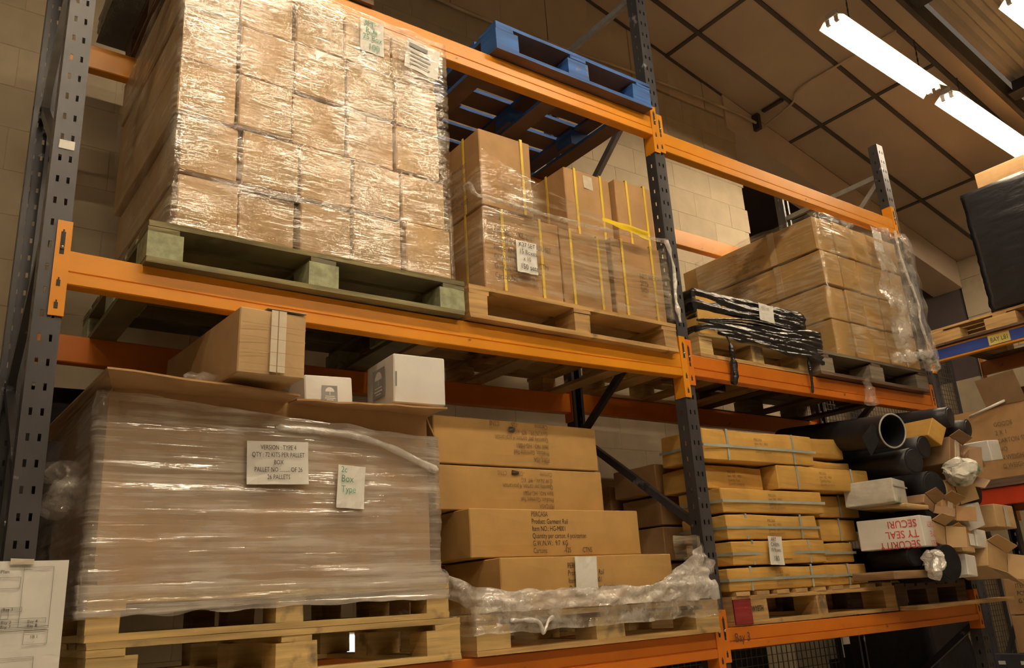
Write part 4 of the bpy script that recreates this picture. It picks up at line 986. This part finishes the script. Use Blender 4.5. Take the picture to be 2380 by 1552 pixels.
cyl_thing('black_roll', 'black cloth roll lying under the red lettered box', (4.16, -0.22, 1.715), (4.27, 0.09, 1.715), 0.052, 'black_fabric', cat='roll', nz=0.3)
cyl_thing('black_roll', 'dark roll at the right of the pile beside the red beam', (5.02, -0.20, 2.08), (4.96, 0.5, 2.10), 0.075, 'black_fabric', cat='roll', nz=0.2)
obj('sticker', box_bm(-0.03, 0.03, -0.006, -0.004, -0.008, 0.008), 'rim_grey', bpy.data.objects['black_roll.001'], rot=(0, 0.5, 0))
def pile_box(name, label, c, size, rot, material, cat='carton', open_flaps=0, tape=False, group='boxes in the tube pile'):
    """c = centre of the end facing the aisle; size = (width, length, height)"""
    sx, sy, sz = size
    o = obj(name, carton_bm(sx, sy, sz, 0.004, 0.004), material)
    me = o.data
    for v in me.vertices: v.co.y += sy / 2; v.co.z -= sz / 2
    o.location = c; o.rotation_euler = rot
    tag(o, label, cat, group)
    for k in range(open_flaps):
        a = [(-sx / 2, 0, sz / 2), (sx / 2, 0, sz / 2), (sx / 2, 0, -sz / 2), (-sx / 2, 0, -sz / 2)]
        p, q2 = Vector(a[k]), Vector(a[(k + 1) % 4])
        out = (p + q2) / 2; out.normalize(); ln = 0.06 + 0.02 * ((k * 7) % 3)
        tip = out * ln * (0.8 if k % 2 else 0.5) + Vector((0, -ln, 0))
        bm = bmesh.new(); bm.faces.new([bm.verts.new(v) for v in (p, q2, q2 + tip + Vector((0.004, 0, 0.01)), p + tip)])
        f = obj('flap', bm, material, o); f.modifiers.new('s', 'SOLIDIFY').thickness = 0.004
    if tape: obj('tape', box_bm(-0.02, 0.025, -0.0062, -0.005, -sz / 2 + .005, sz / 2 - .005, .003), 'tape_clear', o)
    return o
y1 = pile_box('carton', 'long golden box with a clean square end, near the top of the pile', (4.615, -0.25, 2.415), (0.115, 0.7, 0.125), (0.04, 0.55, -0.20), 'card_gold', tape=False)
o = pile_box('foam_box', 'white wrapped box end poking out left of the brown flaps', (4.14, -0.22, 2.06), (0.17, 0.28, 0.13), (0.0, 0.05, 0.15), 'bag', cat='box')
obj('wrap_edge', box_bm(-0.09, 0.09, -0.006, -0.003, 0.02, 0.027, .002), 'rim_grey', o)
pile_box('carton', 'flat brown carton sheet sticking out under the white wrapped box', (4.22, -0.26, 1.975), (0.20, 0.30, 0.022), (0.06, 0.06, -0.06), 'card_tan')
sec = pile_box('white_box', 'white box with upside-down red SECURITY SEAL lettering', (4.235, -0.28, 1.842), (0.20, 0.34, 0.16), (0.0, 0.0, 0.22), 'card_white', cat='box')
for k in range(3):
    text(sec, ['SEAL S', 'ITY SE', 'CURITY'][k], 0.044, (0.09, -0.0065, -0.05 + k * 0.05), 'ink_red', flip=True, xs=0.75)
    text(sec, ['SECURI', 'TY SEAL', 'SECURITY'][k], 0.056, (-0.1065, 0.02, 0.062 - k * 0.054), 'ink_red', 'left', flip=True, xs=0.85)
pile_box('carton', 'grey flat box lying at the bottom of the pile', (4.10, -0.22, 1.625), (0.30, 0.26, 0.04), (0, 0, -0.1), 'card_dark')
pile_box('carton', 'brown box with a white address label, right of the pile', (4.675, -0.26, 1.80), (0.135, 0.24, 0.145), (0, 0.08, 0.0), 'card_tan')
q = pile_box('white_box', 'white box end under the labelled brown box', (4.635, -0.27, 1.655), (0.105, 0.24, 0.115), (0, 0.12, 0), 'card_white', cat='box')
q = [o_ for o_ in bpy.data.objects if o_.get('label', '').startswith('brown box with a white address')][0]
obj('address_label', box_bm(0.005, 0.06, -0.0065, -0.0055, -0.035, 0.03), 'paper', q)
pile_box('white_box', 'white carton end with a split top, right of the pile', (4.80, -0.27, 1.925), (0.20, 0.24, 0.135), (0, -0.15, 0.05), 'card_white', cat='box')
pile_box('white_box', 'white narrow carton below the split white carton', (4.83, -0.26, 1.80), (0.12, 0.24, 0.10), (0, 0.1, 0.0), 'card_white', cat='box')
pile_box('carton', 'taped carton end glinting at the far right of the pile', (5.10, -0.30, 1.925), (0.23, 0.24, 0.135), (0, 0.05, 0.0), 'card_tan', tape=True)
pile_box('carton', 'open brown carton with loose flaps, lower right of the pile', (4.95, -0.27, 1.68), (0.22, 0.24, 0.15), (0, 0.35, 0.0), 'card_tan', open_flaps=3)
pile_box('carton', 'torn brown carton with a paper patch at the middle top', (4.78, -0.25, 2.29), (0.14, 0.22, 0.17), (0, 0.35, 0.0), 'card_dark', open_flaps=2, tape=True)
pile_box('carton', 'brown carton with a big flap hanging right of the white bag', (4.88, -0.22, 2.20), (0.13, 0.22, 0.12), (0, -0.5, 0.1), 'card_dark', open_flaps=4)
pile_box('white_box', 'large white box end at the top right of the pile', (5.24, -0.27, 2.335), (0.19, 0.24, 0.125), (0, -0.1, 0.1), 'card_white', cat='box')
pile_box('carton', 'open brown carton above the red lettered box', (4.36, -0.25, 1.995), (0.10, 0.24, 0.06), (0, 0.6, 0.0), 'card_dark', open_flaps=2)
pile_box('carton', 'brown carton on end left of the white boxes', (4.40, -0.25, 1.83), (0.13, 0.24, 0.12), (0, 0.25, 0), 'card_tan', open_flaps=2)
pile_box('carton', 'crushed brown carton in the heart of the pile', (4.56, -0.25, 1.965), (0.14, 0.24, 0.09), (0, 0.3, 0), 'card_brown', open_flaps=2, tape=True)
pile_box('carton', 'narrow brown carton standing between the white bag and the split box', (4.68, -0.23, 2.06), (0.10, 0.24, 0.15), (0, -0.2, 0), 'card_tan', open_flaps=2)
pile_box('carton', 'yellow-brown carton just above the fat black roll', (4.55, -0.24, 1.80), (0.11, 0.24, 0.07), (0, 0.5, 0), 'card_gold', open_flaps=1)
bm = bmesh.new(); bmesh.ops.create_icosphere(bm, subdivisions=4, radius=0.1)
for v in bm.verts:
    n = noise.noise_vector(v.co * 14) * 0.03 + noise.noise_vector(v.co * 34) * 0.016; v.co = Vector((v.co.x * 1.15, v.co.y * 0.9, v.co.z * 0.75)) + n
tag(obj('plastic_bag', bm, 'bag', loc=(4.68, -0.30, 2.17)), 'crumpled white and green plastic bag in the pile', 'bag')
bm = bmesh.new(); bmesh.ops.create_icosphere(bm, subdivisions=4, radius=0.07)
for v in bm.verts:
    n = noise.noise_vector(v.co * 24) * 0.035; v.co = Vector((v.co.x * 0.8, v.co.y * 0.7, v.co.z * 1.0)) + n
tag(obj('crumpled_plastic', bm, 'film_white', loc=(4.20, -0.29, 1.665)), 'crumpled white plastic stuffed in front of the fat black roll', 'plastic')
bm = bmesh.new(); tube(bm, [(6.655, 0.500, 2.815), (6.655, 0.205, 2.885)], 0.011, 8)
tag(obj('cream_stick', bm, 'card_white', smooth=True), 'thin cream stick poking out across the open brown carton', 'stick')
tag(obj('cardboard_sheet', box_bm(4.3, 5.08, 0.03, 0.85, 1.585, 1.60, .004), 'card_dark'), 'dark cardboard sheet under the tube pile', 'cardboard')
for k, (xa, zb_) in enumerate(((4.30, 2.05), (4.62, 1.95), (4.86, 1.98))):
    carton('carton', ['dark carton buried at the left of the tube pile', 'dark carton buried in the middle of the tube pile', 'dark carton buried at the right of the tube pile'][k], (xa, xa + 0.22), (0.30, 0.88), (1.602, zb_ - .5 if k == 9 else 1.80), 'card_dark', group='buried cartons')

# ================================================================== CROSS RACK ON THE RIGHT
RX = 6.60
def yframe(label, y, depth=0.9, rear=4.2):
    r = empty('rack_frame', label, 'rack frame', (RX, y, 0))
    for (xa, xb) in ((0, 0.07), (depth, depth - 0.07)):
        bm = post_bm(-0.0375, 0.0375, xa, xb, 0, rear if xa else 4.2, 0.9)
        for v in bm.verts: v.co = Vector((v.co.y, -v.co.x, v.co.z))
        p = obj('post', bm, 'steel_dark', r); sm = p.modifiers.new('s', 'SOLIDIFY'); sm.thickness = 0.0025; sm.offset = 0
    for za, zb_ in ((0.8, 1.5), (1.5, 2.2), (2.2, 2.7)):
        bm = bmesh.new(); fl = int(za * 10) % 14 == 8
        bar(bm, (0.05 if fl else depth - .05, 0, za), (depth - .05 if fl else 0.05, 0, zb_), 0.03); obj('brace', bm, 'steel_dark', r)
    return r
yframe('dark frame of the cross rack, half hidden behind the far end frame', 0.72, rear=2.75)
yframe('dark frame of the cross rack beyond the right edge', -2.05)
def ybeam(label, x, z0, z1, material, face=None):
    r = empty('rack_beam', label, 'rack beam', (x, -0.665, z0)); H = z1 - z0
    obj('beam_section', box_bm(0, 0.05, -1.345, 1.345, 0, H, 0, 0.004), material, r)
    if face: obj('face_strip', box_bm(-0.002, 0.0, -1.345, 1.345, 0.018, H - 0.018), face, r)
    for sd in (-1, 1): obj('connector', box_bm(-0.006, 0.06, sd * 1.345 - 0.004, sd * 1.345 + 0.004, -0.08, H + 0.08), material, r)
    return r
bb = ybeam('orange edged blue front beam of the cross rack with a yellow bay label', RX, 3.30, 3.42, 'orange', 'blue_paint')
lab = obj('bay_label', box_bm(-0.004, -0.002, -0.165 + 0.86, 0.86, 0.022, 0.100), 'label_yellow', bb)
text(bb, 'BAY L81', 0.052, (-0.0052, 0.845, 0.042), 'ink', 'left', xs=0.75)
ybeam('brown-orange rear beam of the cross rack at the upper level', RX + 0.88, 3.30, 3.42, 'orange_dull')
ybeam('red front beam of the cross rack at the middle level', RX, 2.10, 2.235, 'red_paint')
ybeam('rear beam of the cross rack at the middle level', RX + 0.88, 2.10, 2.235, 'orange_dull')
lbm = ybeam('dark front beam of the cross rack at the bottom with white tags', RX, 0.92, 1.03, 'steel_dark')
for yy in (0.98, 1.14, 1.30): obj('white_tag', box_bm(-0.003, -0.001, yy - 0.02, yy + 0.03, 0.035, 0.06), 'paper', lbm)
ybeam('dark rear beam of the cross rack at the bottom', RX + 0.88, 0.92, 1.03, 'steel_dark')
PR = pallet('weathered pallet on the cross rack under the black load', (6.57, 7.50), (-0.50, 0.62), 3.421, 'y', 'wood_tan', 'wood_dark', h=0.15, blk=(0.14, 0.24))
bm = black_shell([(6.58, 0.115), (6.58, -0.95), (7.48, -0.95), (7.48, 0.115), (6.58, 0.115)], 3.572, 4.60, lambda t: 0.02 * t, 81, 0.008, 0.05, 40)
tag(obj('black_load', bm, 'black_wrap', smooth=True), 'tall black film-wrapped load on the cross rack at the right edge', 'wrapped load')
carton('carton', 'brown carton on top of the tall black load', (6.60, 7.2), (-0.62, 0.0), (4.61, 4.75), 'card_brown')
# open brown carton on the red beam level
oc = empty('open_carton', 'large open brown carton with printed side on the cross rack', 'carton', (6.98, 0.36, 2.3))
tag(obj('shelf_board', board_bm(6.58, 7.5, -0.4, 0.72, 2.236, 2.298, 1), 'wood_dark'), 'wooden shelf board under the open brown carton', 'board')
for nm, a in (('front_panel', (-0.30, -0.292, -0.30, 0.28, 0, 0.56)), ('rear_panel', (0.292, 0.30, -0.30, 0.28, 0, 0.56)), ('side_panel', (-0.292, 0.292, -0.30, -0.292, 0, 0.56)), ('side_panel', (-0.292, 0.292, 0.272, 0.28, 0, 0.56))):
    obj(nm, box_bm(*a), 'card_brown', oc)
for q_ in ([(-0.30, -0.30, 0.56), (-0.30, 0.0, 0.56), (-0.36, 0.02, 0.78), (-0.36, -0.28, 0.80)], [(0.29, -0.30, 0.56), (0.29, 0.28, 0.56), (0.40, 0.28, 0.80), (0.40, -0.3, 0.80)]):
    bm = bmesh.new(); bm.faces.new([bm.verts.new(p) for p in q_]); f = obj('flap', bm, 'card_dark', oc); f.modifiers.new('s', 'SOLIDIFY').thickness = 0.006
text(oc, 'GOODS\n2 X 1\nCARTON SIZE\nNO\nN.WEIGHT\nG.WEIGHT', 0.05, (-0.307, -0.02, 0.40), 'ink_brown', 'left', xs=0.8, sp=1.3)
for k, (za, zb_) in enumerate(((1.032, 1.30), (1.303, 1.56))):
    o, s = carton('carton', ['lower dim printed carton on the cross rack, bottom right corner', 'upper dim printed carton on the cross rack, bottom right corner'][k], (6.62, 7.2), (-0.10, 0.52), (za, zb_), 'card_brown', group='dim cartons on the cross rack')
    text(o, 'ITEM NO\nPCS\nG.W.\n..  ..', 0.045, (-s[0] / 2 - 0.0065, 0.22, 0.19), 'ink', 'left', xs=0.8, sp=1.2)
# white sheets hanging behind the low mesh guard
for k, (xa, xb, za) in enumerate(((4.62, 4.98, 0.9), (4.98, 5.16, 1.12), (5.16, 5.27, 1.20))):
    tag(obj('white_sheet', box_bm(xa + .004, xb - .004, 0.985, 0.990, za, 1.325, .003), 'card_white'), ['wide white sheet hanging behind the low mesh guard', 'middle white sheet hanging behind the low mesh guard', 'short narrow white sheet hanging behind the low mesh guard'][k], 'sheet', 'white sheets behind the mesh guard')
# far storage glimpsed through the tall mesh
fr = empty('far_shelf', 'orange and cream shelving seen through the tall mesh screen', 'shelving', (7.4, 3.0, 0))
for zz in (1.6, 2.9, 3.9): obj('shelf_beam', box_bm(-1.8, 1.8, -0.03, 0.03, zz, zz + 0.12), 'orange_dull', fr)
for xx in (-1.8, 0, 1.8): obj('shelf_post', box_bm(xx - .05, xx + .05, -0.05, 0.05, 0, 4.6), 'steel_dark', fr)
obj('shelf_back', box_bm(-1.8, 1.8, 0.4, 0.42, 0.5, 3.85), 'board', fr)
# wrapped goods added to darken the space under and beyond the bottom beams
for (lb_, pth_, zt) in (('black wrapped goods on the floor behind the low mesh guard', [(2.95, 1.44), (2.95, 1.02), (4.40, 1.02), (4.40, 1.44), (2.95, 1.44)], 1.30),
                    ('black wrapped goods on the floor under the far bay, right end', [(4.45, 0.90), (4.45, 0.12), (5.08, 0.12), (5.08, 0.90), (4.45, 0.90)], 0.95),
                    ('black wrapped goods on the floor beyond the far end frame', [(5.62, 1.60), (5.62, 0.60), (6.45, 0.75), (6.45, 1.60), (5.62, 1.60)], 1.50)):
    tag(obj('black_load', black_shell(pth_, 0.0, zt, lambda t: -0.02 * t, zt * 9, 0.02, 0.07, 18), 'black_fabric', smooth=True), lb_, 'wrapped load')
